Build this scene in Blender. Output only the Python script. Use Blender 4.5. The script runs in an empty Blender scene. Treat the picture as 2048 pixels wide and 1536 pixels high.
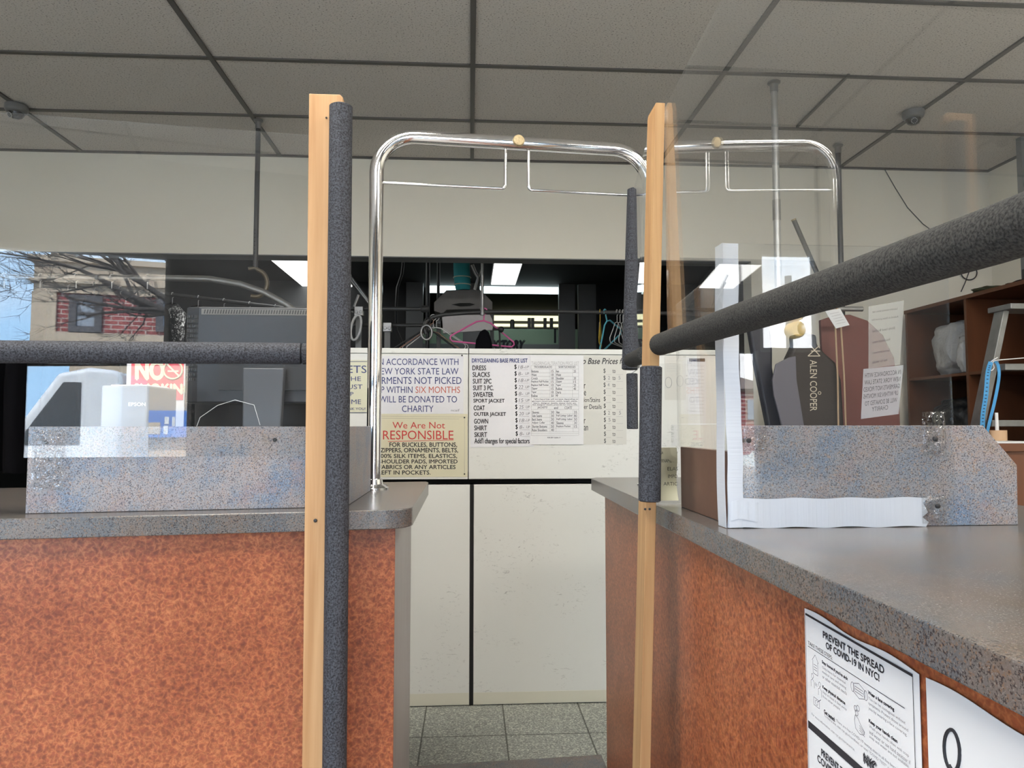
import bpy, bmesh, math, random
from mathutils import Vector, Matrix
R = random.Random(7)
S = bpy.context.scene
C = S.collection
PI = math.pi

# ------------------------------------------------------------------ camera
F = 1430.0                      # focal length in pixels of the 2048 px wide frame
CAM = Vector((0.0, 0.0, 1.128))
YAW, PIT = math.atan(84 / F), math.atan(82 / F)
FW = Vector((math.sin(YAW) * math.cos(PIT), math.cos(YAW) * math.cos(PIT), math.sin(PIT)))
RT = Vector((math.cos(YAW), -math.sin(YAW), 0))
UP = RT.cross(FW)
cd = bpy.data.cameras.new('camera')
cd.sensor_width = 36
cd.lens = F / 2048 * 36
cd.clip_start = 0.02
cam = bpy.data.objects.new('camera', cd)
C.objects.link(cam)
cam.location = CAM
cam.rotation_euler = Matrix((RT, UP, -FW)).transposed().to_euler()
S.camera = cam

# ------------------------------------------------------------------ colour management
S.view_settings.view_transform = 'Standard'
S.view_settings.look = 'None'
S.view_settings.gamma = 1
S.view_settings.use_curve_mapping = False
S.view_settings.exposure = 1.22
S.cycles.transparent_max_bounces = 24
S.cycles.max_bounces = 8
S.cycles.diffuse_bounces = 4
S.cycles.glossy_bounces = 4
S.cycles.sample_clamp_indirect = 8
S.cycles.caustics_reflective = False
S.cycles.caustics_refractive = False

# ------------------------------------------------------------------ world: bright sky with thin clouds
SKY = 5.6
w = bpy.data.worlds.new('sky')
S.world = w
w.use_nodes = True
nt = w.node_tree
bg = nt.nodes['Background']
tc = nt.nodes.new('ShaderNodeTexCoord')
no = nt.nodes.new('ShaderNodeTexNoise')
no.inputs['Scale'].default_value = 3.0
no.inputs['Detail'].default_value = 3
rp = nt.nodes.new('ShaderNodeValToRGB')
rp.color_ramp.elements[0].position = 0.42
rp.color_ramp.elements[0].color = (0.42, 0.68, 1.0, 1)
rp.color_ramp.elements[1].position = 0.6
rp.color_ramp.elements[1].color = (1.0, 1.0, 1.03, 1)
nt.links.new(tc.outputs['Generated'], no.inputs['Vector'])
nt.links.new(no.outputs['Fac'], rp.inputs['Fac'])
nt.links.new(rp.outputs['Color'], bg.inputs['Color'])
bg.inputs['Strength'].default_value = SKY

# sun: high, from behind the shop, so that it lights the house fronts across the street
sd = bpy.data.lights.new('sun', 'SUN')
sd.energy = 11.0
sd.angle = 0.01
sd.color = (1.0, 0.95, 0.87)
sun = bpy.data.objects.new('sun', sd)
C.objects.link(sun)
sun.rotation_euler = Vector((0.35, -0.75, -0.85)).to_track_quat('-Z', 'Y').to_euler()

WIN = [(-3.4, -1.02, 0.30, 2.23), (0.05, 1.30, 0.30, 2.23), (1.665, 1.795, 0.60, 1.59), (1.80, 2.20, 1.58, 2.23)]   # x0, x1, sill, head
WT, WY = 2.23, -2.0
for x0, x1, z0, z1 in WIN:
    ld = bpy.data.lights.new('window_portal', 'AREA')
    ld.shape = 'RECTANGLE'
    ld.size, ld.size_y = x1 - x0, z1 - z0
    ld.cycles.is_portal = True
    lo = bpy.data.objects.new('window_portal', ld)
    C.objects.link(lo)
    lo.location = ((x0 + x1) / 2, WY + 0.10, (z0 + z1) / 2)
    lo.rotation_euler = (PI / 2, 0, 0)

# ------------------------------------------------------------------ helpers
def ray(x, y):
    return (FW * F + RT * (x - 1024) + UP * (768 - y)).normalized()

def at(x, y, Y=None, X=None, Z=None):
    """the point of the place seen at a photo pixel, at a known depth, side distance or height"""
    d = ray(x, y)
    t = Y / d.y if Y is not None else X / d.x if X is not None else (Z - CAM.z) / d.z
    return CAM + d * t

def wloc(o):
    v = Vector((0, 0, 0))
    while o is not None:
        v += o.location
        o = o.parent
    return v

def obj(name, bm, mat, parent=None, smooth=None, bevel=0, kind=None, label=None):
    bmesh.ops.recalc_face_normals(bm, faces=bm.faces)
    if parent is not None:
        off = wloc(parent)
    else:
        vs = [v.co for v in bm.verts]
        lo = Vector([min(v[i] for v in vs) for i in range(3)])
        hi = Vector([max(v[i] for v in vs) for i in range(3)])
        off = Vector(((lo.x + hi.x) / 2, (lo.y + hi.y) / 2, lo.z))
    bmesh.ops.translate(bm, verts=bm.verts, vec=-off)
    me = bpy.data.meshes.new(name)
    bm.to_mesh(me)
    bm.free()
    for m in (mat if isinstance(mat, (list, tuple)) else [mat]):
        me.materials.append(m)
    if smooth:
        me.shade_smooth()
        me.set_sharp_from_angle(angle=math.radians(smooth))
    o = bpy.data.objects.new(name, me)
    C.objects.link(o)
    if parent is not None:
        o.parent = parent
    else:
        o.location = off
    if bevel:
        b = o.modifiers.new('bevel', 'BEVEL')
        b.width = bevel
        b.segments = 2
        b.limit_method = 'ANGLE'
        b.angle_limit = 0.6
    if kind:
        o['kind'] = kind
    if label:
        o['label'] = label
    return o

def tag(o, label, cat, group=None, kind=None):
    o['label'] = label
    o['category'] = cat
    if group:
        o['group'] = group
    if kind:
        o['kind'] = kind
    return o

def thing(name, loc, label, cat, group=None):
    o = bpy.data.objects.new(name, None)
    o.empty_display_size = 0.05
    C.objects.link(o)
    o.location = loc
    return tag(o, label, cat, group)

def dup(root, loc, rotz=0, label=None, scale=None):
    r = root.copy()
    C.objects.link(r)
    r.location = loc
    r.rotation_euler = (0, 0, rotz)
    if scale:
        r.scale = scale
    if label:
        r['label'] = label
    for ch in list(root.children):
        c = ch.copy()
        C.objects.link(c)
        c.parent = r
        for g in ch.children:
            d = g.copy()
            C.objects.link(d)
            d.parent = c
    return r

def NB():
    return bmesh.new()

def box(bm, x0, x1, y0, y1, z0, z1, mi=0):
    return prism(bm, [(x0, y0), (x1, y0), (x1, y1), (x0, y1)], z0, z1, mi)

def prism(bm, poly, z0, z1, mi=0):
    a = [bm.verts.new((p[0], p[1], z0)) for p in poly]
    b = [bm.verts.new((p[0], p[1], z1)) for p in poly]
    n = len(poly)
    fs = [bm.faces.new(a[::-1]), bm.faces.new(b)]
    for i in range(n):
        fs.append(bm.faces.new((a[i], a[(i + 1) % n], b[(i + 1) % n], b[i])))
    for f in fs:
        f.material_index = mi
    return fs

def slab(bm, pts, d, mi=0):
    """polygon pts (3-D) thickened along vector d"""
    d = Vector(d)
    a = [bm.verts.new(Vector(p)) for p in pts]
    b = [bm.verts.new(Vector(p) + d) for p in pts]
    n = len(pts)
    fs = [bm.faces.new(a[::-1]), bm.faces.new(b)]
    for i in range(n):
        fs.append(bm.faces.new((a[i], a[(i + 1) % n], b[(i + 1) % n], b[i])))
    for f in fs:
        f.material_index = mi
    return fs

def bar(bm, a, b, wx, wy, up=(0, 0, 1)):
    """rectangular bar from a to b"""
    a, b = Vector(a), Vector(b)
    d = (b - a).normalized()
    s = d.cross(Vector(up))
    if s.length < 1e-4:
        s = d.cross(Vector((0, 1, 0)))
    s.normalize()
    t = s.cross(d)
    q = [s * (i * wx / 2) + t * (j * wy / 2) for i, j in ((-1, -1), (1, -1), (1, 1), (-1, 1))]
    slab(bm, [a + v for v in q], b - a)

def tube(bm, pts, r, n=12, caps=True, closed=False):
    pts = [Vector(p) for p in pts]
    m = len(pts)
    rr = r if isinstance(r, (list, tuple)) else [r] * m
    rings = []
    prev = None
    for i, p in enumerate(pts):
        if closed:
            t = pts[(i + 1) % m] - pts[i - 1]
        else:
            t = pts[min(i + 1, m - 1)] - pts[max(i - 1, 0)]
        t.normalize()
        if prev is None:
            s = t.orthogonal().normalized()
        else:
            s = (prev - t * prev.dot(t))
            if s.length < 1e-6:
                s = t.orthogonal()
            s.normalize()
        prev = s
        u = t.cross(s)
        rings.append([bm.verts.new(p + (s * math.cos(2 * PI * k / n) + u * math.sin(2 * PI * k / n)) * rr[i]) for k in range(n)])
    for i in range(m if closed else m - 1):
        a, b = rings[i], rings[(i + 1) % m]
        for k in range(n):
            bm.faces.new((a[k], a[(k + 1) % n], b[(k + 1) % n], b[k]))
    if caps and not closed:
        bm.faces.new(rings[0][::-1])
        bm.faces.new(rings[-1])

def lathe(bm, prof, c, n=24, axis=(0, 0, 1)):
    """profile of (radius, height) turned about axis through c"""
    ax = Vector(axis).normalized()
    s = ax.orthogonal().normalized()
    u = ax.cross(s)
    c = Vector(c)
    rings = []
    for r, h in prof:
        rings.append([bm.verts.new(c + ax * h + (s * math.cos(2 * PI * k / n) + u * math.sin(2 * PI * k / n)) * max(r, 1e-4)) for k in range(n)])
    for a, b in zip(rings, rings[1:]):
        for k in range(n):
            bm.faces.new((a[k], a[(k + 1) % n], b[(k + 1) % n], b[k]))
    bm.faces.new(rings[0][::-1])
    bm.faces.new(rings[-1])

def arc(c, r, a0, a1, n, ux, uy):
    c, ux, uy = Vector(c), Vector(ux), Vector(uy)
    return [c + ux * (r * math.cos(a0 + (a1 - a0) * i / n)) + uy * (r * math.sin(a0 + (a1 - a0) * i / n)) for i in range(n + 1)]

def sheet(bm, o, ux, uy, nx, ny, fn=None, thick=None):
    """grid sheet: origin, two edge vectors, fn(u,v) -> offset vector"""
    o, ux, uy = Vector(o), Vector(ux), Vector(uy)
    g = [[bm.verts.new(o + ux * (i / nx) + uy * (j / ny) + (Vector(fn(i / nx, j / ny)) if fn else Vector())) for i in range(nx + 1)] for j in range(ny + 1)]
    fs = []
    for j in range(ny):
        for i in range(nx):
            fs.append(bm.faces.new((g[j][i], g[j][i + 1], g[j + 1][i + 1], g[j + 1][i])))
    if thick:
        bmesh.ops.recalc_face_normals(bm, faces=fs)
        bmesh.ops.solidify(bm, geom=fs, thickness=thick)

# text -------------------------------------------------------------
_tc = {}
def glyphs(s, shear=0.0):
    if (s, shear) not in _tc:
        cu = bpy.data.curves.new('t', 'FONT')
        cu.body = s
        cu.resolution_u = 3
        cu.shear = shear
        o = bpy.data.objects.new('t', cu)
        C.objects.link(o)
        dg = bpy.context.evaluated_depsgraph_get()
        me = bpy.data.meshes.new_from_object(o.evaluated_get(dg))
        vs = [v.co.copy() for v in me.vertices]
        fs = [tuple(p.vertices) for p in me.polygons]
        bpy.data.objects.remove(o)
        bpy.data.curves.remove(cu)
        bpy.data.meshes.remove(me)
        _tc[(s, shear)] = (vs, fs)
    return _tc[(s, shear)]

def text(bm, s, p00, p10, p01, shear=0.0, bold=0.0):
    """lettering whose bounding box has its lower left at p00, lower right at p10, upper left at p01"""
    vs, fs = glyphs(s, shear)
    if not vs:
        return
    x0, x1 = min(v.x for v in vs), max(v.x for v in vs)
    y0, y1 = min(v.y for v in vs), max(v.y for v in vs)
    p00, p10, p01 = Vector(p00), Vector(p10), Vector(p01)
    ux, uy = p10 - p00, p01 - p00
    offs = [(0, 0)] if not bold else [(-bold, 0), (bold, 0), (0, bold), (0, -bold)]
    nn = ux.cross(uy).normalized()
    for k, (ox, oy) in enumerate(offs):
        nv = [bm.verts.new(p00 + ux * ((v.x - x0) / max(x1 - x0, 1e-5)) + uy * ((v.y - y0) / max(y1 - y0, 1e-5)) + ux.normalized() * ox + uy.normalized() * oy + nn * (k * 2e-5)) for v in vs]
        for f in fs:
            try:
                bm.faces.new([nv[i] for i in f])
            except ValueError:
                pass

def ptext(bm, s, x0, y0, x1, y1, Y, **k):
    """text on a plane facing the customer at depth Y, given by its box in the photo"""
    a, b, c = at(x0, y1, Y=Y), at(x1, y1, Y=Y), at(x0, y0, Y=Y)
    text(bm, s, a, b, c, **k)

# ------------------------------------------------------------------ materials
def mat(name, col, rough=0.6, metal=0.0, spec=0.5, bump=None, var=None, emit=None, coat=0):
    m = bpy.data.materials.new(name)
    m.use_nodes = True
    n, l = m.node_tree.nodes, m.node_tree.links
    b = n['Principled BSDF']
    b.inputs['Base Color'].default_value = (*col, 1)
    b.inputs['Roughness'].default_value = rough
    b.inputs['Metallic'].default_value = metal
    b.inputs['Specular IOR Level'].default_value = spec
    b.inputs['Coat Weight'].default_value = coat
    b.inputs['Coat Roughness'].default_value = 0.12
    if emit:
        b.inputs['Emission Color'].default_value = (*emit[0], 1)
        b.inputs['Emission Strength'].default_value = emit[1]
    t = n.new('ShaderNodeTexCoord')
    if var:                                   # (scale, amount, stretch)
        q = noise(m, var[0], 4, stretch=var[2] if len(var) > 2 else None)
        mx = n.new('ShaderNodeMix')
        mx.data_type = 'RGBA'
        mx.inputs[6].default_value = (*[c * (1 - var[1]) for c in col], 1)
        mx.inputs[7].default_value = (*[min(1, c * (1 + var[1])) for c in col], 1)
        l.new(q, mx.inputs[0])
        l.new(mx.outputs[2], b.inputs['Base Color'])
    if bump:                                  # (scale, strength, distance)
        q = noise(m, bump[0], 3, stretch=bump[3] if len(bump) > 3 else None)
        setbump(m, q, bump[1], bump[2])
    return m

def noise(m, scale, detail=3, stretch=None, dist=0.0, rough=0.55):
    n, l = m.node_tree.nodes, m.node_tree.links
    t = n.new('ShaderNodeTexCoord')
    q = n.new('ShaderNodeTexNoise')
    q.inputs['Scale'].default_value = scale
    q.inputs['Detail'].default_value = detail
    q.inputs['Distortion'].default_value = dist
    q.inputs['Roughness'].default_value = rough
    if stretch:
        mp = n.new('ShaderNodeMapping')
        mp.inputs['Scale'].default_value = stretch
        l.new(t.outputs['Object'], mp.inputs['Vector'])
        l.new(mp.outputs['Vector'], q.inputs['Vector'])
    else:
        l.new(t.outputs['Object'], q.inputs['Vector'])
    return q.outputs['Fac']

def setbump(m, sock, strength, dist):
    n, l = m.node_tree.nodes, m.node_tree.links
    bp = n.new('ShaderNodeBump')
    bp.inputs['Strength'].default_value = strength
    bp.inputs['Distance'].default_value = dist
    l.new(sock, bp.inputs['Height'])
    l.new(bp.outputs['Normal'], n['Principled BSDF'].inputs['Normal'])

def ramp(m, sock, stops, interp='LINEAR'):
    n, l = m.node_tree.nodes, m.node_tree.links
    r = n.new('ShaderNodeValToRGB')
    r.color_ramp.interpolation = interp
    e = r.color_ramp.elements
    while len(e) < len(stops):
        e.new(0.5)
    for k, (p, c) in enumerate(stops):
        e[k].position = p
        e[k].color = (*c, 1) if len(c) == 3 else c
    l.new(sock, r.inputs['Fac'])
    return r.outputs['Color']

def mixc(m, fac, a, b, mode='MIX'):
    n, l = m.node_tree.nodes, m.node_tree.links
    x = n.new('ShaderNodeMix')
    x.data_type = 'RGBA'
    x.blend_type = mode
    for s, i in ((fac, 0), (a, 6), (b, 7)):
        if hasattr(s, 'is_linked'):
            l.new(s, x.inputs[i])
        elif i == 0:
            x.inputs[0].default_value = s
        else:
            x.inputs[i].default_value = (*s, 1)
    return x.outputs[2]

def setcol(m, sock):
    m.node_tree.links.new(sock, m.node_tree.nodes['Principled BSDF'].inputs['Base Color'])

M = {}
def laminate(name, rough, tint=(1, 1, 1), grey=0.0):
    m = mat(name, (0.3, 0.3, 0.31), rough, spec=0.5)
    T = lambda c: tuple(a * b for a, b in zip(c, tint))
    big = ramp(m, noise(m, 11.0, 6, rough=0.68), [(0.32, T((0.30, 0.225, 0.17))), (0.42, T((0.33, 0.275, 0.265))), (0.50, T((0.285, 0.275, 0.285))), (0.58, T((0.20, 0.235, 0.295))), (0.68, T((0.125, 0.20, 0.31)))])
    wine = ramp(m, noise(m, 17.0, 5, stretch=(1, 1.3, .9), rough=0.7), [(0.55, (0, 0, 0)), (0.66, (0.6, 0.6, 0.6))])
    c = mixc(m, wine, big, T((0.31, 0.20, 0.19)))
    c = mixc(m, grey, c, T((0.27, 0.27, 0.272)))
    rust = ramp(m, noise(m, 290.0, 2), [(0.56, (0, 0, 0)), (0.66, (0.7, 0.7, 0.7))])
    c = mixc(m, rust, c, T((0.40, 0.25, 0.16)))
    dk = ramp(m, noise(m, 400.0, 2), [(0.37, (.85, .85, .85)), (0.48, (0, 0, 0))])
    c = mixc(m, dk, c, T((0.055, 0.05, 0.062)))
    lt = ramp(m, noise(m, 520.0, 2), [(0.58, (0, 0, 0)), (0.68, (0.7, 0.7, 0.7))])
    c = mixc(m, lt, c, T((0.50, 0.49, 0.48)))
    setcol(m, c)
    return m
M['laminate'] = laminate('grey_speckled_laminate', 0.42, (0.86, 0.87, 0.89), 0.15)
M['worktop'] = laminate('grey_brown_worktop_laminate', 0.24, (0.42, 0.40, 0.37), 0.45)

m = M['burl'] = mat('orange_burl_laminate', (0.5, 0.13, 0.045), 0.34, spec=0.45)
nd, lk = m.node_tree.nodes, m.node_tree.links
tcn = nd.new('ShaderNodeTexCoord'); wob_n = nd.new('ShaderNodeTexNoise'); wob_n.inputs['Scale'].default_value = 60; wob_n.inputs['Detail'].default_value = 3
lk.new(tcn.outputs['Object'], wob_n.inputs['Vector'])
ma = nd.new('ShaderNodeVectorMath'); ma.operation = 'MULTIPLY_ADD'; ma.inputs[1].default_value = (.030, .030, .030)
lk.new(wob_n.outputs['Color'], ma.inputs[0]); lk.new(tcn.outputs['Object'], ma.inputs[2])
vo = nd.new('ShaderNodeTexVoronoi'); vo.feature = 'DISTANCE_TO_EDGE'; vo.inputs['Scale'].default_value = 78
lk.new(ma.outputs[0], vo.inputs['Vector'])
c = ramp(m, vo.outputs['Distance'], [(0.0, (0.375, 0.128, 0.050)), (0.10, (0.300, 0.086, 0.033)), (0.30, (0.235, 0.061, 0.026)), (0.55, (0.185, 0.046, 0.025))])
f = ramp(m, noise(m, 130.0, 4), [(0.38, (0.70, 0.66, 0.64)), (0.62, (1.14, 1.14, 1.12))])
d = ramp(m, noise(m, 6.0, 4, dist=0.8), [(0.36, (0.86, 0.80, 0.76)), (0.62, (1.08, 1.10, 1.10))])
setcol(m, mixc(m, 1.0, mixc(m, 1.0, c, f, 'MULTIPLY'), d, 'MULTIPLY'))

m = M['foam'] = mat('grey_pipe_foam', (0.05, 0.053, 0.06), 0.75, spec=0.35)
q = noise(m, 330.0, 3)
setcol(m, ramp(m, q, [(0.36, (0.010, 0.010, 0.012)), (0.62, (0.058, 0.061, 0.074))]))
setbump(m, q, 0.6, 0.0016)
m = M['foam_dark'] = mat('charcoal_pipe_foam', (0.03, 0.035, 0.035), 0.85, spec=0.25)
q = noise(m, 420.0, 3)
setcol(m, ramp(m, q, [(0.36, (0.012, 0.012, 0.012)), (0.62, (0.050, 0.049, 0.046))]))
setbump(m, q, 0.5, 0.0012)

def pine(name, ca, cb):
    m = mat(name, ca, 0.55, spec=0.3)
    q = noise(m, 26.0, 4, stretch=(1.6, 1.6, 0.06), dist=0.5)
    setcol(m, ramp(m, q, [(0.35, ca), (0.65, cb)]))
    return m
M['pine'] = pine('pine_board', (0.37, 0.195, 0.082), (0.49, 0.295, 0.145))
M['pine2'] = pine('yellow_pine_board', (0.36, 0.195, 0.085), (0.46, 0.28, 0.13))

M['wall'] = mat('beige_wall_paint', (0.88, 0.84, 0.735), 0.7, var=(1.5, 0.03), spec=0.2)
m = M['tile'] = mat('pinhole_ceiling_tile', (0.5, 0.48, 0.45), 0.95, spec=0.1)
q = noise(m, 120.0, 2, stretch=(1, 1.6, 1))
setcol(m, ramp(m, q, [(0.33, (0.17, 0.155, 0.14)), (0.39, (0.60, 0.565, 0.525)), (0.7, (0.66, 0.62, 0.58))]))
setbump(m, q, 0.3, 0.002)
M['grid'] = mat('grey_ceiling_grid', (0.11, 0.105, 0.097), 0.5)
m = M['cab'] = mat('off_white_cabinet', (0.66, 0.65, 0.59), 0.45, spec=0.4)
sa = ramp(m, noise(m, 22.0, 5, stretch=(1, 1, 2.2), dist=2.5, rough=0.7), [(0.34, (1, 1, 1)), (0.42, (0, 0, 0))])
sb_ = ramp(m, noise(m, 4.5, 3), [(0.50, (0, 0, 0)), (0.60, (1, 1, 1))])
sc = mixc(m, mixc(m, 1.0, sa, sb_, 'MULTIPLY'), (0.60, 0.605, 0.58), (0.36, 0.36, 0.35))
setcol(m, sc)
m = M['floor'] = mat('grey_vinyl_tile', (0.3, 0.31, 0.28), 0.45, spec=0.4)
t = m.node_tree.nodes.new('ShaderNodeTexCoord')
br = m.node_tree.nodes.new('ShaderNodeTexBrick')
br.offset = 0.0
br.inputs['Scale'].default_value = 1.0
br.inputs['Mortar Size'].default_value = 0.003
br.inputs['Brick Width'].default_value = 0.305
br.inputs['Row Height'].default_value = 0.305
br.inputs['Color1'].default_value = (0.31, 0.32, 0.29, 1)
br.inputs['Color2'].default_value = (0.27, 0.28, 0.255, 1)
br.inputs['Mortar'].default_value = (0.07, 0.07, 0.06, 1)
mp = m.node_tree.nodes.new('ShaderNodeMapping')
mp.inputs['Location'].default_value = (-.135, 6.975 - 2.67, 0)
m.node_tree.links.new(t.outputs['Object'], mp.inputs['Vector'])
m.node_tree.links.new(mp.outputs['Vector'], br.inputs['Vector'])
sp = ramp(m, noise(m, 170.0, 3), [(0.38, (0.55, 0.55, 0.55)), (0.48, (.95, .95, .95)), (0.56, (1.05, 1.05, 1.05)), (0.64, (1.9, 1.9, 1.8))])
setcol(m, mixc(m, 1.0, br.outputs['Color'], sp, 'MULTIPLY'))

M['floor2'] = mat('beige_vinyl_floor', (0.52, 0.50, 0.46), 0.5, var=(3, .06))
M['chrome'] = mat('worn_chrome', (0.82, 0.82, 0.82), 0.10, 1.0, bump=(90, 0.06, 0.001))
M['frontwall'] = mat('dark_panelled_front_wall', (0.035, 0.033, 0.032), 0.6, var=(2, .1))
M['bronze'] = mat('worn_bronze', (0.13, 0.105, 0.07), 0.45, 0.5)
M['brass'] = mat('rusty_brass', (0.42, 0.33, 0.19), 0.5, 0.6, var=(220, 0.6))
M['steel'] = mat('dull_steel', (0.32, 0.32, 0.32), 0.4, 0.8, var=(18, 0.25))
M['galv'] = mat('galvanised_pipe', (0.50, 0.51, 0.51), 0.42, 0.7, var=(20, 0.2))
M['darkpipe'] = mat('dark_painted_pipe', (0.055, 0.056, 0.058), 0.45, 0.2)
M['midgrey'] = mat('grey_painted_metal', (0.20, 0.205, 0.21), 0.5)
M['mullion'] = mat('grey_mullion', (0.13, 0.135, 0.14), 0.5)
M['black'] = mat('black_plastic', (0.012, 0.012, 0.013), 0.5)
M['hole'] = mat('black_recess', (0.006, 0.006, 0.006), 0.9)
M['white'] = mat('white_plastic', (0.72, 0.72, 0.72), 0.4)
M['paper'] = mat('white_paper', (0.63, 0.635, 0.65), 0.7, spec=0.2)
M['paper2'] = mat('cream_paper', (0.53, 0.525, 0.49), 0.7, spec=0.2)
M['glossy_paper'] = mat('laminated_white_paper', (0.60, 0.605, 0.64), 0.22, spec=0.4)
M['cream'] = mat('cream_sign', (0.54, 0.51, 0.37), 0.35)
M['cream2'] = mat('pale_yellow_sign', (0.56, 0.55, 0.41), 0.4)
M['ink'] = mat('black_ink', (0.015, 0.015, 0.02), 0.7)
M['navy'] = mat('navy_ink', (0.03, 0.045, 0.16), 0.6)
M['red'] = mat('red_ink', (0.45, 0.03, 0.03), 0.6)
M['redlt'] = mat('faded_red_ink', (0.48, 0.13, 0.09), 0.6)
M['greyink'] = mat('grey_ink', (0.22, 0.22, 0.24), 0.7)
M['dimgrey'] = mat('pale_grey_ink', (0.40, 0.40, 0.41), 0.7)
M['tape'] = mat('silver_duct_tape', (0.50, 0.525, 0.57), 0.42, 0.10, bump=(90, 0.45, 0.0015, (2.2, 2.2, 0.05)))
M['tapev'] = mat('silver_duct_tape_upright', (0.50, 0.525, 0.57), 0.42, 0.10, bump=(90, 0.4, 0.0012, (0.05, 0.05, 2.2)))
M['brown'] = mat('brown_board', (0.115, 0.062, 0.042), 0.5, var=(40, 0.12))
M['redwood'] = mat('reddish_brown_board', (0.15, 0.050, 0.042), 0.45, var=(14, 0.2, (1, 1, 0.2)))
M['shelf'] = mat('mahogany_shelf', (0.115, 0.040, 0.016), 0.5, var=(18, 0.3, (1, 1, 0.15)))
M['alu'] = mat('worn_aluminium', (0.23, 0.235, 0.235), 0.45, 0.7, var=(16, 0.35))
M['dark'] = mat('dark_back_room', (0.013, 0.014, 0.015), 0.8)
M['darkfloor'] = mat('dark_back_floor', (0.09, 0.09, 0.085), 0.7)
M['teal'] = mat('teal_cloth', (0.04, 0.30, 0.33), 0.85, bump=(60, 0.4, 0.003))
M['hood'] = mat('grimy_steel_hood', (0.085, 0.080, 0.076), 0.5, 0.4, var=(12, 0.3))
M['panelwhite'] = mat('pinkish_white_metal', (0.55, 0.52, 0.53), 0.5, var=(40, 0.08))
M['green'] = mat('pale_green_enamel', (0.30, 0.42, 0.30), 0.4)
M['screen'] = mat('charcoal_monitor_plastic', (0.010, 0.012, 0.016), 0.45)
M['screenlt'] = mat('grey_monitor_plastic', (0.055, 0.058, 0.066), 0.4)
M['printer'] = mat('pale_grey_plastic', (0.22, 0.23, 0.25), 0.4)
M['signred'] = mat('red_sign_face', (0.62, 0.045, 0.055), 0.35)
M['pink'] = mat('pink_plastic', (0.80, 0.16, 0.42), 0.35)
M['cyan'] = mat('light_blue_plastic', (0.13, 0.50, 0.62), 0.35)
M['wire'] = mat('white_coated_wire', (0.65, 0.65, 0.65), 0.35)
M['copper'] = mat('brown_coated_wire', (0.35, 0.17, 0.11), 0.35)
M['yellow'] = mat('yellow_plastic', (0.60, 0.40, 0.05), 0.35)
M['cloth'] = mat('black_cloth', (0.006, 0.006, 0.008), 0.95, spec=0.1)
M['bag'] = mat('dark_brown_garment_bag', (0.022, 0.016, 0.013), 0.65, bump=(35, 0.4, 0.004))
M['bagnavy'] = mat('navy_garment_bag', (0.010, 0.012, 0.024), 0.4, bump=(20, 0.3, 0.004))
M['baglilac'] = mat('lilac_grey_side', (0.105, 0.10, 0.125), 0.4)
M['gold'] = mat('pale_printed_lettering', (0.55, 0.48, 0.38), 0.6)
M['tan'] = mat('tan_cord', (0.38, 0.27, 0.17), 0.8)
M['bluetape'] = mat('blue_measuring_tape', (0.05, 0.27, 0.55), 0.4)
M['cardboard'] = mat('tan_cardboard', (0.50, 0.33, 0.20), 0.8)
M['linen'] = mat('white_bagged_linen', (0.42, 0.42, 0.42), 0.5, bump=(9, 0.8, 0.03))
M['darkbag'] = mat('black_bagged_cloth', (0.015, 0.016, 0.018), 0.5, bump=(12, 0.8, 0.03))
M['olive'] = mat('olive_cloth', (0.035, 0.04, 0.02), 0.9, bump=(12, 0.6, 0.03))
M['poly'] = mat('crinkled_clear_film', (0.10, 0.105, 0.115), 0.12, bump=(14, 1.0, 0.03, (1.5, 1.5, 0.4)))
M['lamp'] = mat('lit_diffuser', (0.9, 0.9, 0.9), 0.5, emit=((1.0, 1.0, 0.97), 1.3))
M['tubelamp'] = mat('lit_fluorescent_tube', (0.9, 0.9, 0.9), 0.5, emit=((0.80, 0.98, 1.0), 2.2))
M['warmlamp'] = mat('lit_warm_tube', (0.9, 0.9, 0.8), 0.5, emit=((1.0, 1.0, 0.62), 0.6))
M['domeglass'] = mat('dark_dome', (0.02, 0.02, 0.02), 0.12)
M['brickr'] = mat('red_brick', (0.30, 0.085, 0.07), 0.8)
M['stone'] = mat('tan_stone', (0.46, 0.37, 0.28), 0.85, var=(1.2, 0.12))
M['winglass'] = mat('dark_window_glass', (0.25, 0.28, 0.33), 0.08)
M['winframe'] = mat('dark_window_frame', (0.07, 0.065, 0.07), 0.5)
M['road'] = mat('grey_asphalt', (0.30, 0.30, 0.30), 0.9, var=(2, 0.15))
M['walk'] = mat('concrete_pavement', (0.50, 0.49, 0.47), 0.9, var=(2, 0.1))
M['bark'] = mat('dark_bark', (0.05, 0.042, 0.038), 0.9)
M['vanwhite'] = mat('white_car_paint', (0.75, 0.76, 0.78), 0.2, coat=0.4)
M['carglass'] = mat('dark_car_glass', (0.05, 0.055, 0.06), 0.08)
M['cargreen'] = mat('dark_green_car_paint', (0.03, 0.09, 0.075), 0.2, coat=0.5)
M['awning'] = mat('blue_awning', (0.06, 0.17, 0.50), 0.6)
M['tlight'] = mat('yellow_traffic_light', (0.60, 0.36, 0.08), 0.5)

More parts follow.
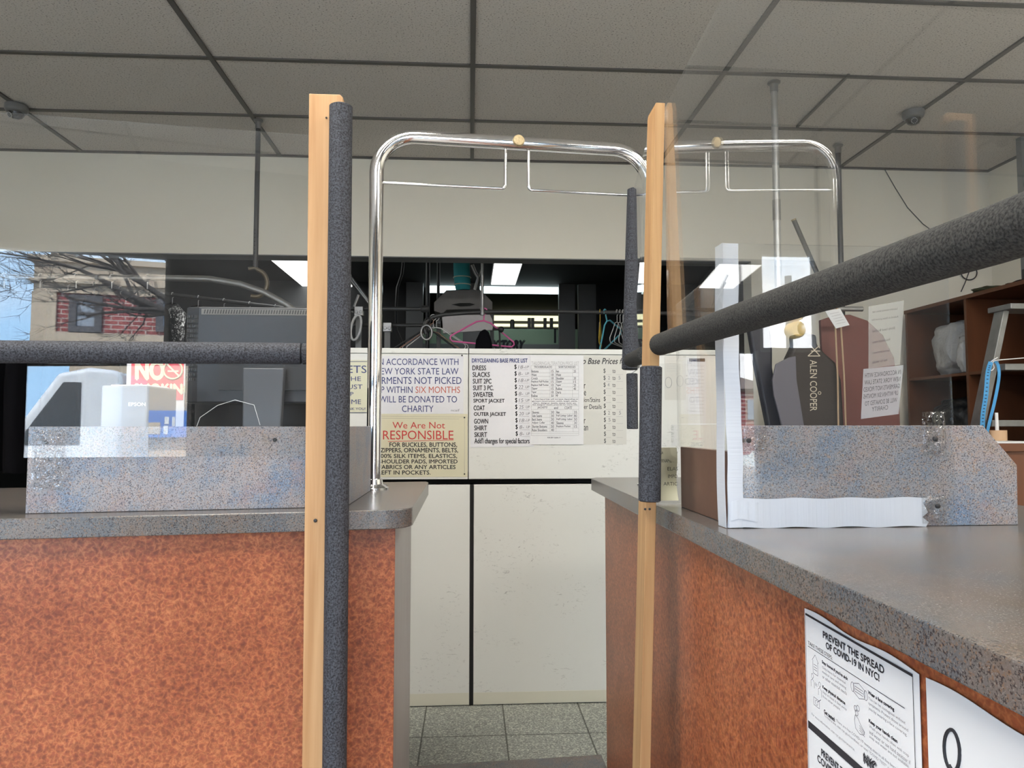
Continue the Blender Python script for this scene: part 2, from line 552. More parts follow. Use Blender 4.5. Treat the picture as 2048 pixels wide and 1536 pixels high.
def brickify(m):
    t = m.node_tree.nodes.new('ShaderNodeTexCoord')
    mp = m.node_tree.nodes.new('ShaderNodeMapping')
    mp.inputs['Rotation'].default_value = (PI / 2, 0, 0)
    b = m.node_tree.nodes.new('ShaderNodeTexBrick')
    b.inputs['Scale'].default_value = 1.0
    b.inputs['Brick Width'].default_value = 0.42
    b.inputs['Row Height'].default_value = 0.15
    b.inputs['Mortar Size'].default_value = 0.018
    b.inputs['Color1'].default_value = (0.30, 0.075, 0.07, 1)
    b.inputs['Color2'].default_value = (0.24, 0.06, 0.06, 1)
    b.inputs['Mortar'].default_value = (0.42, 0.33, 0.30, 1)
    m.node_tree.links.new(t.outputs['Object'], mp.inputs['Vector'])
    m.node_tree.links.new(mp.outputs['Vector'], b.inputs['Vector'])
    setcol(m, b.outputs['Color'])
brickify(M['brickr'])

def acrylic(name, f0=0.042, tint=(0.985, 0.99, 0.99), rough=0.0, bump=None, haze=0.0):
    """clear sheet: each face mirrors by Schlick's law and lets the rest straight through"""
    m = bpy.data.materials.new(name)
    m.use_nodes = True
    n, l = m.node_tree.nodes, m.node_tree.links
    n.remove(n['Principled BSDF'])
    out = n['Material Output']
    tr = n.new('ShaderNodeBsdfTransparent')
    tr.inputs['Color'].default_value = (*tint, 1)
    gl = n.new('ShaderNodeBsdfGlossy')
    gl.inputs['Roughness'].default_value = rough
    gl.inputs['Color'].default_value = (1, 1, 1, 1)
    ge = n.new('ShaderNodeNewGeometry')
    dt = n.new('ShaderNodeVectorMath')
    dt.operation = 'DOT_PRODUCT'
    l.new(ge.outputs['Normal'], dt.inputs[0])
    l.new(ge.outputs['Incoming'], dt.inputs[1])
    def mth(op, a, b=None):
        x = n.new('ShaderNodeMath')
        x.operation = op
        for s, i in ((a, 0), (b, 1)):
            if s is None:
                continue
            if hasattr(s, 'is_linked'):
                l.new(s, x.inputs[i])
            else:
                x.inputs[i].default_value = s
        return x.outputs[0]
    cs = mth('ABSOLUTE', dt.outputs['Value'])
    p = mth('POWER', mth('SUBTRACT', 1.0, cs), 5.0)
    fr = mth('MINIMUM', mth('ADD', mth('MULTIPLY', p, 1 - f0), f0), 1.0)
    mx = n.new('ShaderNodeMixShader')
    l.new(fr, mx.inputs[0])
    l.new(tr.outputs[0], mx.inputs[1])
    l.new(gl.outputs[0], mx.inputs[2])
    sh = mx.outputs[0]
    if haze:                                  # dust and wiping marks
        q = n.new('ShaderNodeTexNoise')
        q.inputs['Scale'].default_value = 9
        q.inputs['Detail'].default_value = 5
        df = n.new('ShaderNodeBsdfDiffuse')
        df.inputs['Color'].default_value = (0.7, 0.72, 0.74, 1)
        m2 = n.new('ShaderNodeMixShader')
        l.new(mth('MULTIPLY', q.outputs['Fac'], haze), m2.inputs[0])
        l.new(sh, m2.inputs[1])
        l.new(df.outputs[0], m2.inputs[2])
        sh = m2.outputs[0]
    if bump:
        q = n.new('ShaderNodeTexNoise')
        q.inputs['Scale'].default_value = bump[0]
        q.inputs['Detail'].default_value = 2
        bp = n.new('ShaderNodeBump')
        bp.inputs['Strength'].default_value = bump[1]
        bp.inputs['Distance'].default_value = bump[2]
        tcn = n.new('ShaderNodeTexCoord')
        l.new(tcn.outputs['Object'], q.inputs['Vector'])
        l.new(q.outputs['Fac'], bp.inputs['Height'])
        l.new(bp.outputs['Normal'], gl.inputs['Normal'])
    l.new(sh, out.inputs['Surface'])
    return m
M['acrylic'] = acrylic('clear_acrylic', haze=0.014)
M['pane'] = acrylic('window_pane', 0.04, (0.97, 0.98, 0.98))
M['cleartape'] = acrylic('crinkled_packing_tape', 0.06, (0.80, 0.80, 0.80), 0.08, bump=(60, 1.0, 0.01))
M['film'] = acrylic('clear_garment_film', 0.045, (0.93, 0.93, 0.94), 0.15, bump=(22, 1.0, 0.03))

# ================================================================== the setting
def st(name, bm, m, parent=None, **k):
    return obj(name, bm, m, parent, kind='structure', **k)

CH = 2.828                                   # ceiling height above the staff floor
XL, XR, YB = -4.0, 3.47, 4.52
bm = NB(); box(bm, XL, XR, 1.45, 12.5, -0.05, 0.0)
box(bm, XR, 5.0, YB + .14, 12.5, -0.05, 0.0); box(bm, -5.0, XL, YB + .14, 12.5, -0.05, 0.0)
st('floor', bm, M['floor'])
bm = NB(); box(bm, XL, XR, WY, 1.45, -0.17, -0.10)
st('floor', bm, M['floor2'])

# suspended ceiling: tiles with the grid of T bars below them
bm = NB(); box(bm, XL, XR, WY, YB, CH + .004, CH + .03)
cl = st('ceiling', bm, M['tile'])
bm = NB()
gx = [0.008 + 1.213 * k for k in range(-3, 3)]
gy = [3.92 - 0.617 * k for k in range(0, 10)]
for x in gx:
    box(bm, x - .012, x + .012, WY, YB, CH - .004, CH + .006)
for y in gy:
    box(bm, XL, XR, y - .012, y + .012, CH - .0035, CH + .006)
for y in (YB - .011,):
    box(bm, XL, XR, y - .011, y + .011, CH - .005, CH + .006)
box(bm, XR - .022, XR, WY, YB, CH - .005, CH + .006)
st('ceiling_grid', bm, M['grid'], cl)
# a half tile that has dropped out of line, right of the galvanised pole
a = at(1596, 256, Z=CH - .012); b = at(1700, 154, Z=CH - .012)
bm = NB(); slab(bm, [(a.x, a.y, CH - .012), (b.x, b.y, CH - .006), (b.x - .012, b.y, CH - .006), (a.x - .012, a.y, CH - .012)], (0, 0, .012))
st('tile_crack', bm, M['grid'], cl)

# unseen lights added to brighten the back of the shop, one per grid cell
M['fill_troffer'] = mat('added_fill_diffuser', (0.9, 0.9, 0.9), 0.5, emit=((1.0, 0.95, 0.86), 12.5))
for i, (cx, cy) in enumerate(((-1.205, .835), (1.221, .835), (-1.205, -1.016), (1.221, -1.016))):
    t = thing('ceiling_light', (cx + .606, cy + .31, CH), ('left', 'right')[i % 2] + ' lay-in ceiling light ' + ('above the counters' if i < 2 else 'over the entrance'), 'ceiling light', 'lay-in lights of the shop')
    bm = NB()
    for b in ((cx + .013, cx + 1.2, cy + .013, cy + .05), (cx + .013, cx + 1.2, cy + .567, cy + .604), (cx + .013, cx + .05, cy + .0505, cy + .5665), (cx + 1.163, cx + 1.2, cy + .0505, cy + .5665)):
        box(bm, *b, CH - .022, CH + .003)
    obj('frame', bm, M['white'], t)
    bm = NB(); box(bm, cx + .051, cx + 1.162, cy + .051, cy + .566, CH - .018, CH - .002); obj('diffuser', bm, M['fill_troffer'], t)

# header wall over the wide opening to the workroom
HB = 2.197
bm = NB(); box(bm, XL, XR, YB, YB + .14, HB, CH + .03)
box(bm, 1.83, XR, YB, YB + .14, 0, HB)
wb = st('wall_back', bm, M['wall'])
bm = NB(); box(bm, XL, 1.83, YB + .002, YB + .138, HB - .006, HB)
st('opening_soffit', bm, M['midgrey'], wb)
bm = NB(); box(bm, XR, XR + .12, WY - .1, YB + .14, -.2, CH + .03); st('wall_right', bm, M['wall'])
bm = NB(); box(bm, XL - .12, XL, WY - .1, YB + .14, -.2, CH + .03); st('wall_left', bm, M['wall'])

# shop front with its three windows
edges = [XL] + [e for q in WIN for e in q[:2]] + [XR]
bm = NB()
box(bm, XL, XR, WY - .1, WY, WT, CH + .03)
for i in range(0, len(edges), 2):
    box(bm, edges[i], edges[i + 1], WY - .1, WY, -.2, WT)
for x0, x1, z0, z1 in WIN:
    box(bm, x0, x1, WY - .1, WY, -.2, z0)
    if z1 < WT:
        box(bm, x0, x1, WY - .1, WY, z1, WT)
st('wall_front', bm, M['frontwall'])
for k, (x0, x1, z0, z1) in enumerate(WIN):
    bm = NB()
    f = .012 if x1 - x0 < .2 else .03
    box(bm, x0, x0 + f, WY - .08, WY - .02, z0, z1); box(bm, x1 - f, x1, WY - .08, WY - .02, z0, z1)
    box(bm, x0 + f, x1 - f, WY - .08, WY - .02, z0, z0 + f); box(bm, x0 + f, x1 - f, WY - .08, WY - .02, z1 - f, z1)
    wn = st('window_%d' % (k + 1), bm, M['midgrey'])
    bm = NB(); box(bm, x0 + f, x1 - f, WY - .052, WY - .048, z0 + f, z1 - f)
    st('pane', bm, M['pane'], wn)
# roofing above the suspended ceiling, closing the room
bm = NB(); box(bm, -5.2, 5.2, WY - .1, 12.7, CH + .031, CH + .12); st('roof', bm, M['dark'])

# the dim workroom behind
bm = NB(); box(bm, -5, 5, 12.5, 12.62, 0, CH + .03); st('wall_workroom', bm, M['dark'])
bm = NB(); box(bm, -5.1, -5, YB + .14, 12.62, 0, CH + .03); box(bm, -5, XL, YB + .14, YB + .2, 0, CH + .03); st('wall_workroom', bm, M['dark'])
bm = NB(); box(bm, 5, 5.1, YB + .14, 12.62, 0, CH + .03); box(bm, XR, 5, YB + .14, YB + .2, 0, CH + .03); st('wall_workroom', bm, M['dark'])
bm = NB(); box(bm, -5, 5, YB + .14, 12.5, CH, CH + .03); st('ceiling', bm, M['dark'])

# glazed partition of grey uprights across the workroom
YP = 8.5
bm = NB()
for a, b in ((812, 846), (926, 960), (1118, 1150), (1157, 1186)):
    box(bm, at(a, 600, Y=YP).x, at(b, 600, Y=YP).x, YP, YP + .08, 0, CH)
box(bm, at(1186, 600, Y=YP).x, 5, YP, YP + .05, 0, CH)
box(bm, -5, at(700, 600, Y=YP).x, YP, YP + .05, 0, CH)
st('partition', bm, M['mullion'])
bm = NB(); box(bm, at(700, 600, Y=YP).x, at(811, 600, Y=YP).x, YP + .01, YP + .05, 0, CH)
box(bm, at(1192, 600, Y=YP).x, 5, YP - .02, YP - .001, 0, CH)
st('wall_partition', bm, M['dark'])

# gate step between the counters, with the raised kerb of the staff floor
bm = NB(); prism(bm, [(-.148, 1.49), (.415, 1.49), (.415, 2.28), (-.20, 2.235), (-.20, 1.99), (-.148, 1.99)], 0.0005, .10)
tag(obj('gate_step', bm, M['worktop'], bevel=.004), 'low grey laminate step on the floor between the two counters', 'step')

# ================================================================== counters
TZ = .959                                    # worktop height
ang = math.radians(8)
def L(u, v):
    return (-.30 + u * math.cos(ang) - v * math.sin(ang), 1.43 + u * math.sin(ang) + v * math.cos(ang))

# counter on the left, turned a little towards the street
bs = thing('counter_base', (-1.2, 1.6, -.1), 'orange burl counter base left of the gate, with a plain grey end', 'counter')
pl = [L(-2.4, .05), L(.1555, .05), (-.153, 1.53)]
bm = NB(); prism(bm, [L(-2.4, .05), L(.1555, .05), L(.1555, .068), L(-2.4, .068)], -.1, TZ - .0385)
obj('front_panel', bm, M['burl'], bs, bevel=.001)
m = M['endpanel'] = mat('grey_end_laminate', (0.34, 0.335, 0.33), .4, var=(30, .12, (1, 1, .2)))
q = L(.1555, .069)
bm = NB(); box(bm, -.175, q[0] - .001, q[1] + .002, 1.95, 0.0005, TZ - .0385)
obj('side_panel', bm, m, bs, label='plain grey laminate end')
bm = NB(); prism(bm, [L(-2.4, .069), L(.12, .069), (-.177, 1.93), L(-2.4, .5)], 0.0005, TZ - .0385)
obj('carcass', bm, M['endpanel'], bs)

def rounded(cx, cy, r, a0, a1, n=8):
    return [(cx + r * math.cos(a0 + (a1 - a0) * i / n), cy + r * math.sin(a0 + (a1 - a0) * i / n)) for i in range(n + 1)]
poly = [L(-2.4, 0)] + rounded(-.175, 1.505, .058, -PI / 2 + ang, 0.05, 10) + [(-.122, 2.14), (-.13, 2.168)]
poly += [(-2.55, 1.835)]
bm = NB(); prism(bm, poly, TZ - .038, TZ)
tag(obj('countertop', bm, M['worktop'], bevel=.002, smooth=30), 'grey speckled worktop with a rounded corner left of the gate', 'worktop')

# splash board standing on it, with a return towards the back
P0, P1 = Vector((-.844, 1.424, 0)), Vector((-.262, 1.503, 0))
gu = (P1 - P0).normalized(); gn = Vector((gu.y, -gu.x, 0))       # along the glass, and towards the customer
def G(x, off=0.0, z=0.0):
    """point on the left screen's line at side distance x, off metres in front"""
    p = P0 + gu * ((x - P0.x) / gu.x) + gn * off
    return Vector((p.x, p.y, z))
sb = thing('splash_board', (-.55, 1.47, TZ), 'grey speckled splash board behind the left screen, standing on the left worktop', 'splash board')
bm = NB(); slab(bm, [G(-.844, 0, TZ + .0005), G(-.262, 0, TZ + .0005), G(-.262, 0, 1.125), G(-.844, 0, 1.125)], -gn * .018)
obj('front_board', bm, M['laminate'], sb, bevel=.001)
bm = NB(); box(bm, -.273, -.255, 1.524, 1.87, TZ + .0005, 1.125)
obj('return_board', bm, M['laminate'], sb, bevel=.001)
def screw(parent, p, d, r=.004, name='screw'):
    bm = NB(); lathe(bm, [(r, 0), (r, .002), (r * .6, .003)], p, 12, d)
    return obj(name, bm, M['black'], parent, smooth=40)
screw(sb, G(at(543, 880, Y=1.46).x, .001, at(543, 880, Y=1.465).z), gn)
p = at(88, 885, Y=1.42); screw(sb, G(p.x, .0004, p.z), gn, .0036)
p = at(603, 1012, Y=1.49)

# counter on the right, running towards the street
bs = thing('counter_base', (.8, .9, -.1), 'reddish burl counter base right of the gate, carrying taped notices', 'counter')
bm = NB(); box(bm, .42, .438, -.6, 2.22, -.1, TZ - .0385); obj('front_panel', bm, M['burl'], bs, bevel=.001)
bm = NB(); box(bm, .439, 1.1, -.6, 2.2, -.1, TZ - .0385); obj('carcass', bm, M['endpanel'], bs)
bm = NB(); prism(bm, [(.392, -.65), (1.16, -.65), (1.16, 2.3), (.405, 2.3), (.386, 2.27), (.386, 1.53), (.392, 1.5)], TZ - .038, TZ)
tag(obj('countertop', bm, M['worktop'], bevel=.002), 'glossy grey brown worktop running along the right side of the gate', 'worktop')

sb = thing('splash_board', (.68, 1.18, TZ), 'grey speckled splash board with a clipped corner, standing on the right worktop', 'splash board')
pts = [at(px, py, Y=1.168) for px, py in ((1468, 1049), (2036, 1047), (2034, 930), (1966, 851), (1468, 851))]
for q in pts[:2]:
    q.z = TZ + .0005
bm = NB(); slab(bm, pts, (0, .018, 0)); obj('front_board', bm, M['laminate'], sb, bevel=.001)
bm = NB(); box(bm, .436, .452, 1.19, 1.465, TZ + .0005, 1.083)
obj('return_board', bm, M['brown'], sb, bevel=.001, label='brown back of the side board')
for px, py in ((1497, 881), (1870, 878), (1875, 1012)):
    screw(sb, at(px, py, Y=1.1555) , (0, -1, 0), .0042)

# ================================================================== posts, screens and foam tubes
ps = thing('screen_post', (-.3, 1.41, -.1), 'pale pine board post left of the gate, beside the long vertical foam tube', 'post')
t0, b0 = at(618, 187, Y=1.405), at(604, 1536, Y=1.405)
t1, b1 = at(686, 189, Y=1.405), at(672, 1536, Y=1.405)
def ext(a, b, z):
    return a + (b - a) * ((z - a.z) / (b.z - a.z))
zb = -.0995
pp = [ext(t0, b0, zb), ext(t1, b1, zb), t1 + Vector((0, 0, -.006)), t1 + Vector((-.006, 0, 0)), t0]
bm = NB(); slab(bm, pp, (0, .019, 0)); obj('board', bm, M['pine'], ps, bevel=.0012)
screw(ps, at(631, 1041, Y=1.404), (0, -1, 0), .0035); screw(ps, at(653, 236, Y=1.404), (0, -1, 0), .002, 'nail_hole')

ps = thing('screen_post', (.34, 1.43, -.1), 'leaning yellow pine post right of the gate with a chamfered top', 'post')
t0, b0 = at(1310, 205, Y=1.42), at(1280, 1536, Y=1.42)
bx = ext(t0, b0, zb)
bm = NB()
slab(bm, [(bx.x, 1.42, zb), (bx.x + .021, 1.42, zb), (t0.x + .021, 1.42, t0.z), (t0.x + .002, 1.42, t0.z), (t0.x - .0, 1.42, t0.z - .012)], (0, .064, 0))
obj('board', bm, M['pine2'], ps, bevel=.001)
for px in (1274, 1281):
    pass
for py in ((1018),):
    screw(ps, at(1290, py, Y=1.4195), (0, -1, 0), .0024); screw(ps, at(1299, py, Y=1.4195), (0, -1, 0), .0024)

def screen(name, pts, d, label, edges=None):
    bm = NB(); slab(bm, pts, d)
    return tag(obj(name, bm, M['acrylic']), label, 'clear screen')
# left screen: a large upper sheet and a lower one behind the same tube
screen('acrylic_screen', [G(-1.7, .004, 1.25), G(-.29, .004, 1.25), G(-.29, .004, 1.733), G(-1.7, .004, 1.733)], gn * .004,
       'large clear upper screen above the left counter, mirroring a brick house')
a2 = math.radians(6.5); gu2 = Vector((math.cos(a2), math.sin(a2), 0)); gn2 = Vector((gu2.y, -gu2.x, 0))
o2 = P1 + gn2 * .019
screen('acrylic_screen', [o2 - gu2 * .589 + Vector((0, 0, 1.066)), o2 + Vector((0, 0, 1.066)), o2 + Vector((0, 0, 1.246)), o2 - gu2 * .589 + Vector((0, 0, 1.246))], gn2 * .004,
       'low clear screen below the left foam tube, overlapping the splash board')
# right screen along the counter
bm = NB()                                    # the long sheet sags a little towards the customer
sheet(bm, (.379, -.5, 1.27), (0, 1.915, 0), (0, 0, .507), 48, 2, lambda u, v: (.035 * (u * 1.915 - 1.12) ** 2, 0, 0), .004)
tag(obj('acrylic_screen', bm, M['acrylic'], smooth=30),
       'large clear screen above the right counter, mirroring the chrome arch', 'clear screen')
screen('acrylic_screen', [(.388, 1.488, 1.27), (.444, 1.955, 1.27), (.452, 1.955, 1.772), (.388, 1.488, 1.772)], (.004, 0, 0),
       'short clear screen behind the right post, ending at a foam tube')
def front_px(x0, y0, x1, y1, Y):
    a, b = at(x0, y1, Y=Y), at(x1, y0, Y=Y)
    return a.x, b.x, a.z, b.z
x0, x1, _, z1 = front_px(1455, 496, 1893, 1050, 1.164)
SX0, SX1, SZ1 = x0, x1, z1
screen('acrylic_screen', [(x0, 1.162, TZ + .001), (x1, 1.162, TZ + .001), (x1, 1.162, z1), (x0, 1.162, z1 + .002)], (0, .004, 0),
       'clear screen edged with silver tape, standing on the right worktop')
screen('acrylic_screen', [(.376, 1.52, TZ + .0005), (.455, 1.52, TZ + .0005), (.455, 1.52, 1.26), (.376, 1.52, 1.26)], (0, .003, 0),
       'narrow clear strip standing beside the short foam tube on the right post')
screen('acrylic_screen', [(.431, 1.19, 1.084), (.431, 1.515, 1.084), (.431, 1.515, 1.129), (.431, 1.19, 1.129)], (.003, 0, 0),
       'slim clear strip along the top of the brown side board')

screen('acrylic_screen', [(.431, 1.19, 1.1305), (.431, 1.47, 1.1305), (.431, 1.47, 1.38), (.431, 1.19, 1.40)], (.003, 0, 0),
       'clear side sheet standing above the brown side board, behind the silver tape')

# silver duct tape round the right front screen
tp = thing('duct_tape', (SX0, 1.158, TZ), 'silver duct tape along the left and lower edge of the right front screen', 'tape')
wob = lambda s: (lambda u, v: (0, -.0009 * math.sin(v * 9 + s) - .0006 * abs(math.sin(u * 7 + s)), 0))
bm = NB(); sheet(bm, (SX0 - .002, 1.1595, TZ + .001), (.026, 0, 0), (0, 0, SZ1 - TZ), 4, 40, lambda u, v: (.0015 * math.sin(v * 7) + .0006 * math.sin(v * 31), -.0009 * math.sin(v * 9), 0), .0006)
obj('upright_strip', bm, M['tapev'], tp, smooth=60)
bm = NB(); sheet(bm, (SX0 - .0035, 1.158, TZ + .001), (-.001, .032, 0), (0, 0, SZ1 - TZ), 4, 40, lambda u, v: (-.001 * math.sin(v * 11) - .001 * u, .003 * math.sin(v * 5), 0), .0006)
obj('side_strip', bm, M['tapev'], tp, smooth=60)
x0, x1, zl, zh = front_px(1487, 996, 1850, 1050, 1.158)
bm = NB(); sheet(bm, (SX0 + .0, 1.1575, TZ + .001), (x1 - SX0, 0, 0), (0, 0, zh - TZ), 60, 6, lambda u, v: ((.006 * math.sin(v * 14) if u > .98 else 0), -.0008 * math.sin(u * 17) - .0005 * math.sin(u * 53), .001 * math.sin(u * 23)), .0006)
obj('lower_strip', bm, M['tape'], tp, smooth=60)
bm = NB(); sheet(bm, (SX0 + .003, 1.1565, TZ + .012), (.046, 0, .002), (0, 0, .031), 8, 4, lambda u, v: (0, -.002 * math.sin(u * 9) ** 2, .003 * math.sin(u * 5)), .0006)
obj('folded_corner', bm, M['tape'], tp, smooth=60)

# crinkled clear packing tape over the screws
def star_tape(name, p, w, h, nrm, label):
    bm = NB()
    nrm = Vector(nrm); ux = Vector((0, 0, 1)).cross(nrm) * -1
    rr = random.Random(int(p[0] * 1000))
    sheet(bm, Vector(p) - ux * w / 2 - Vector((0, 0, h / 2)), ux * w, Vector((0, 0, h)), 10, 10,
          lambda u, v: nrm * (.0004 + .0022 * abs(math.sin(6 * math.atan2(v - .5, u - .5) + 1)) * min(1, 3 * math.hypot(u - .5, v - .5)) * (1 if .05 < u < .95 and .05 < v < .95 else .0)))
    tag(obj(name, bm, M['cleartape'], smooth=20), label, 'clear tape')
p = at(1868, 868, Y=1.156); star_tape('packing_tape', p, .040, .075, (0, -1, 0), 'clear crinkled tape over the upper right screw of the right board')
p = at(1868, 1020, Y=1.156); star_tape('packing_tape', p, .042, .045, (0, -1, 0), 'clear crinkled tape over the lower right screw of the right board')
p = at(1510, 878, Y=1.156); star_tape('packing_tape', p, .038, .040, (0, -1, 0), 'clear crinkled tape over the upper left screw of the right board')
p = at(90, 920, Y=1.41); star_tape('packing_tape', G(p.x, .013, p.z), .056, .115, gn, 'dark clear tape patch at the left end of the left splash board')

# foam pipe insulation
def foam(name, pts, r, m, label, slit=None):
    t = thing(name, tuple(pts[0]), label, 'foam tube')
    pts = [Vector(p) for p in pts]
    d0, d1 = (pts[0] - pts[1]).normalized(), (pts[-1] - pts[-2]).normalized()
    full = [pts[0] + d0 * r * .10] + pts + [pts[-1] + d1 * r * .10]
    dense = []
    for a, b in zip(full, full[1:]):
        k = max(1, int((b - a).length / .05))
        dense += [a + (b - a) * i / k for i in range(k)]
    dense.append(full[-1])
    rad = [r] * len(dense)
    rad[0] = rad[-1] = r * .84
    bm = NB(); tube(bm, dense, rad, 24)
    obj('sleeve', bm, M[m], t, smooth=50)
    if slit is not None:
        s = Vector(slit)
        bm = NB(); bar(bm, pts[0] + s * r * .985, pts[-1] + s * r * .985, .0016, .0016, s)
        obj('slit', bm, M['hole'], t)
    return t
r = .0222
foam('foam_tube', [at(682, 214, Y=1.378), at(669, 1536, Y=1.378), ext(at(682, 214, Y=1.378), at(669, 1536, Y=1.378), -.05)], r, 'foam',
     'tall vertical grey foam tube on the left pine post')
A, B = at(0, 703.5, Y=1.377), at(601, 707, Y=1.457)
foam('foam_tube', [A + (A - B) * .9, A, B], .0215, 'foam', 'horizontal grey foam tube across the left screen')
foam('foam_tube', [at(606, 708, Y=1.458), at(614, 708, Y=1.459)], .0212, 'foam', 'short foam stub between the left foam tube and the pine post')
foam('foam_tube', [(.386, -.45, 1.262), (.386, .5, 1.268), at(1320, 689, Y=1.40)], .0218, 'foam_dark',
     'long dark foam tube running along the right screen towards the viewer')
foam('foam_tube', [at(1302, 735, Y=1.385), at(1299, 1001, Y=1.385)], .0215, 'foam', 'short vertical foam tube on the lower right pine post')
foam('foam_tube', [at(1270, 380, Y=1.95), at(1259, 738, Y=1.95)], .0215, 'foam', 'vertical foam tube behind the right pine post', slit=(.35, -.94, 0))
foam('foam_tube', [at(1264, 748, Y=1.95), at(1265, 857, Y=1.95)], .0155, 'foam', 'thin foam tube hanging below the vertical one behind the right post')
foam('foam_tube', [at(1262, 720, Y=1.90), at(1291, 708, Y=1.62)], .0195, 'foam_dark', 'short dark foam tube leading back from the right pine post')

# ================================================================== chrome arch over the gate
zt = .588 / 1.43 * 1.92 + CAM.z
HL, HR = Vector((-.255, 1.925, 0)), Vector((.512, 2.0, 0))
hu = (HR - HL).normalized(); Z = Vector((0, 0, 1)); rc = .105
ar = thing('garment_arch', (HL.x, HL.y, TZ), 'chrome tube arch spanning the gate between both counters', 'garment rail')
path = [HL + Z * (TZ + .012), HL + Z * 1.3, HL + Z * 1.6] + arc(HL + hu * rc + Z * (zt - rc), rc, PI, PI / 2, 12, hu, Z)
path += [HL + (HR - HL) * .5 + Z * zt] + arc(HR - hu * rc + Z * (zt - rc), rc, PI / 2, 0, 12, hu, Z) + [HR + Z * 1.4, HR + Z * (TZ + .012)]
bm = NB(); tube(bm, path, .0192, 24); obj('tube', bm, M['chrome'], ar, smooth=60)
for h in (HL, HR):
    bm = NB(); lathe(bm, [(.041, .0004), (.041, .004), (.034, .008), (.025, .013), (.0235, .026), (.0195, .028)], h + Z * TZ, 28)
    fl = obj('flange', bm, M['chrome'], ar, smooth=40)
    for k in range(3):
        a = 2 * PI * k / 3 + .5
        bm = NB(); lathe(bm, [(.005, 0), (.005, .002), (.002, .004)], h + Vector((math.cos(a) * .033, math.sin(a) * .033, TZ + .0075)), 10)
        obj('screw', bm, M['steel'], fl, smooth=40)
zr = 1.786
def on(px):                                   # on the arch's plane under a photo column
    d = ray(px, 400); n = Vector((-hu.y, hu.x, 0)); t = (HL - CAM).dot(n) / d.dot(n); q = CAM + d * t
    return Vector((q.x, q.y, 0))
q = on(1011)
rod = [HL + hu * .018 + Z * zr, q - hu * .012 + Z * zr] + arc(q - hu * .012 + Z * (zr + .012), .012, -PI / 2, 0, 5, hu, Z) + [q + Z * (zt - .017)]
bm = NB(); tube(bm, rod, .0042, 10); obj('hanging_rod', bm, M['chrome'], ar, smooth=60)
q = on(1057)
rod = [HR - hu * .018 + Z * zr, q + hu * .012 + Z * zr] + arc(q + hu * .012 + Z * (zr + .012), .012, -PI / 2, -PI, 5, hu, Z) + [q + Z * (zt - .017)]
bm = NB(); tube(bm, rod, .0042, 10); obj('hanging_rod', bm, M['chrome'], ar, smooth=60)
q = on(1035) + Vector((hu.y, -hu.x, 0)) * .018 + Z * zt
bm = NB(); lathe(bm, [(.0165, 0), (.0165, .005), (.014, .008), (.006, .009)], q, 20, (hu.y, -hu.x, 0))
obj('end_cap', bm, M['brass'], ar, smooth=40, label='rusty round brass cap')

# ================================================================== white cabinets behind the gate
YC = 2.95
def cab_px(a, b):
    return at(a, 1200, Y=YC).x, at(b, 1200, Y=YC).x
M['kick'] = mat('yellowed_laminate', (.56, .545, .46), .5)
lowz, upz0, upz1 = .884, .907, 1.443
cL, cR = cab_px(939, 947)
def lower(name, x0, x1, label):
    t = thing(name, ((x0 + x1) / 2, YC + .2, 0), label, 'cabinet')
    bm = NB(); box(bm, x0, x1, YC + .02, YC + .45, .0005, lowz - .01); obj('carcass', bm, M['cab'], t)
    bm = NB(); box(bm, x0, x1, YC, YC + .019, .003, lowz); obj('door', bm, M['cab'], t, bevel=.002)
    bm = NB(); box(bm, x0 + .001, x1 - .001, YC - .0012, YC - .0002, .006, .052); obj('kick_strip', bm, M['kick'], t, label='yellowed strip along the foot')
    return t
lower('cabinet', -.95, cL, 'left off-white lower cabinet, half hidden by the left counter')
lower('cabinet', cR, 1.08, 'right off-white lower cabinet with scuff marks, seen between the counters')
def upper(name, x0, x1, label):
    t = thing(name, ((x0 + x1) / 2, YC + .2, upz0), label, 'cabinet')
    bm = NB(); box(bm, x0, x1, YC - .005, YC + .014, upz0, upz1 - .022); obj('front_panel', bm, M['cab'], t, bevel=.002)
    bm = NB(); box(bm, x0, x1, YC + .015, YC + .40, upz0 + .01, upz1 - .022); obj('carcass', bm, M['cab'], t)
    bm = NB(); box(bm, x0, x1, YC - .010, YC + .40, upz1 - .0215, upz1); obj('top', bm, M['cab'], t, bevel=.002)
    return t
uL, uR = at(937, 800, Y=YC).x - .0015, at(937, 800, Y=YC).x + .0015
upper('wall_cabinet', -.95, uL, 'left off-white upper cabinet carrying the two rule signs')
upper('wall_cabinet', uR, 1.08, 'right off-white upper cabinet carrying the price lists')
bm = NB(); box(bm, cL + .0005, cR - .0005, YC + .004, YC + .1, .0005, lowz - .002); tag(obj('shade_strip', bm, M['hole']), 'black gap strip between the two lower white cabinets', 'strip')  # black colour stands in for the shade of the open gap
bm = NB(); box(bm, -.95, 1.08, YC + .06, YC + .44, lowz + .0005, upz0 - .0005)
tag(obj('shade_board', bm, M['hole']), 'dark recessed gap board between lower and upper white cabinets', 'board')  # near-black board carries the recess's shade in its colour

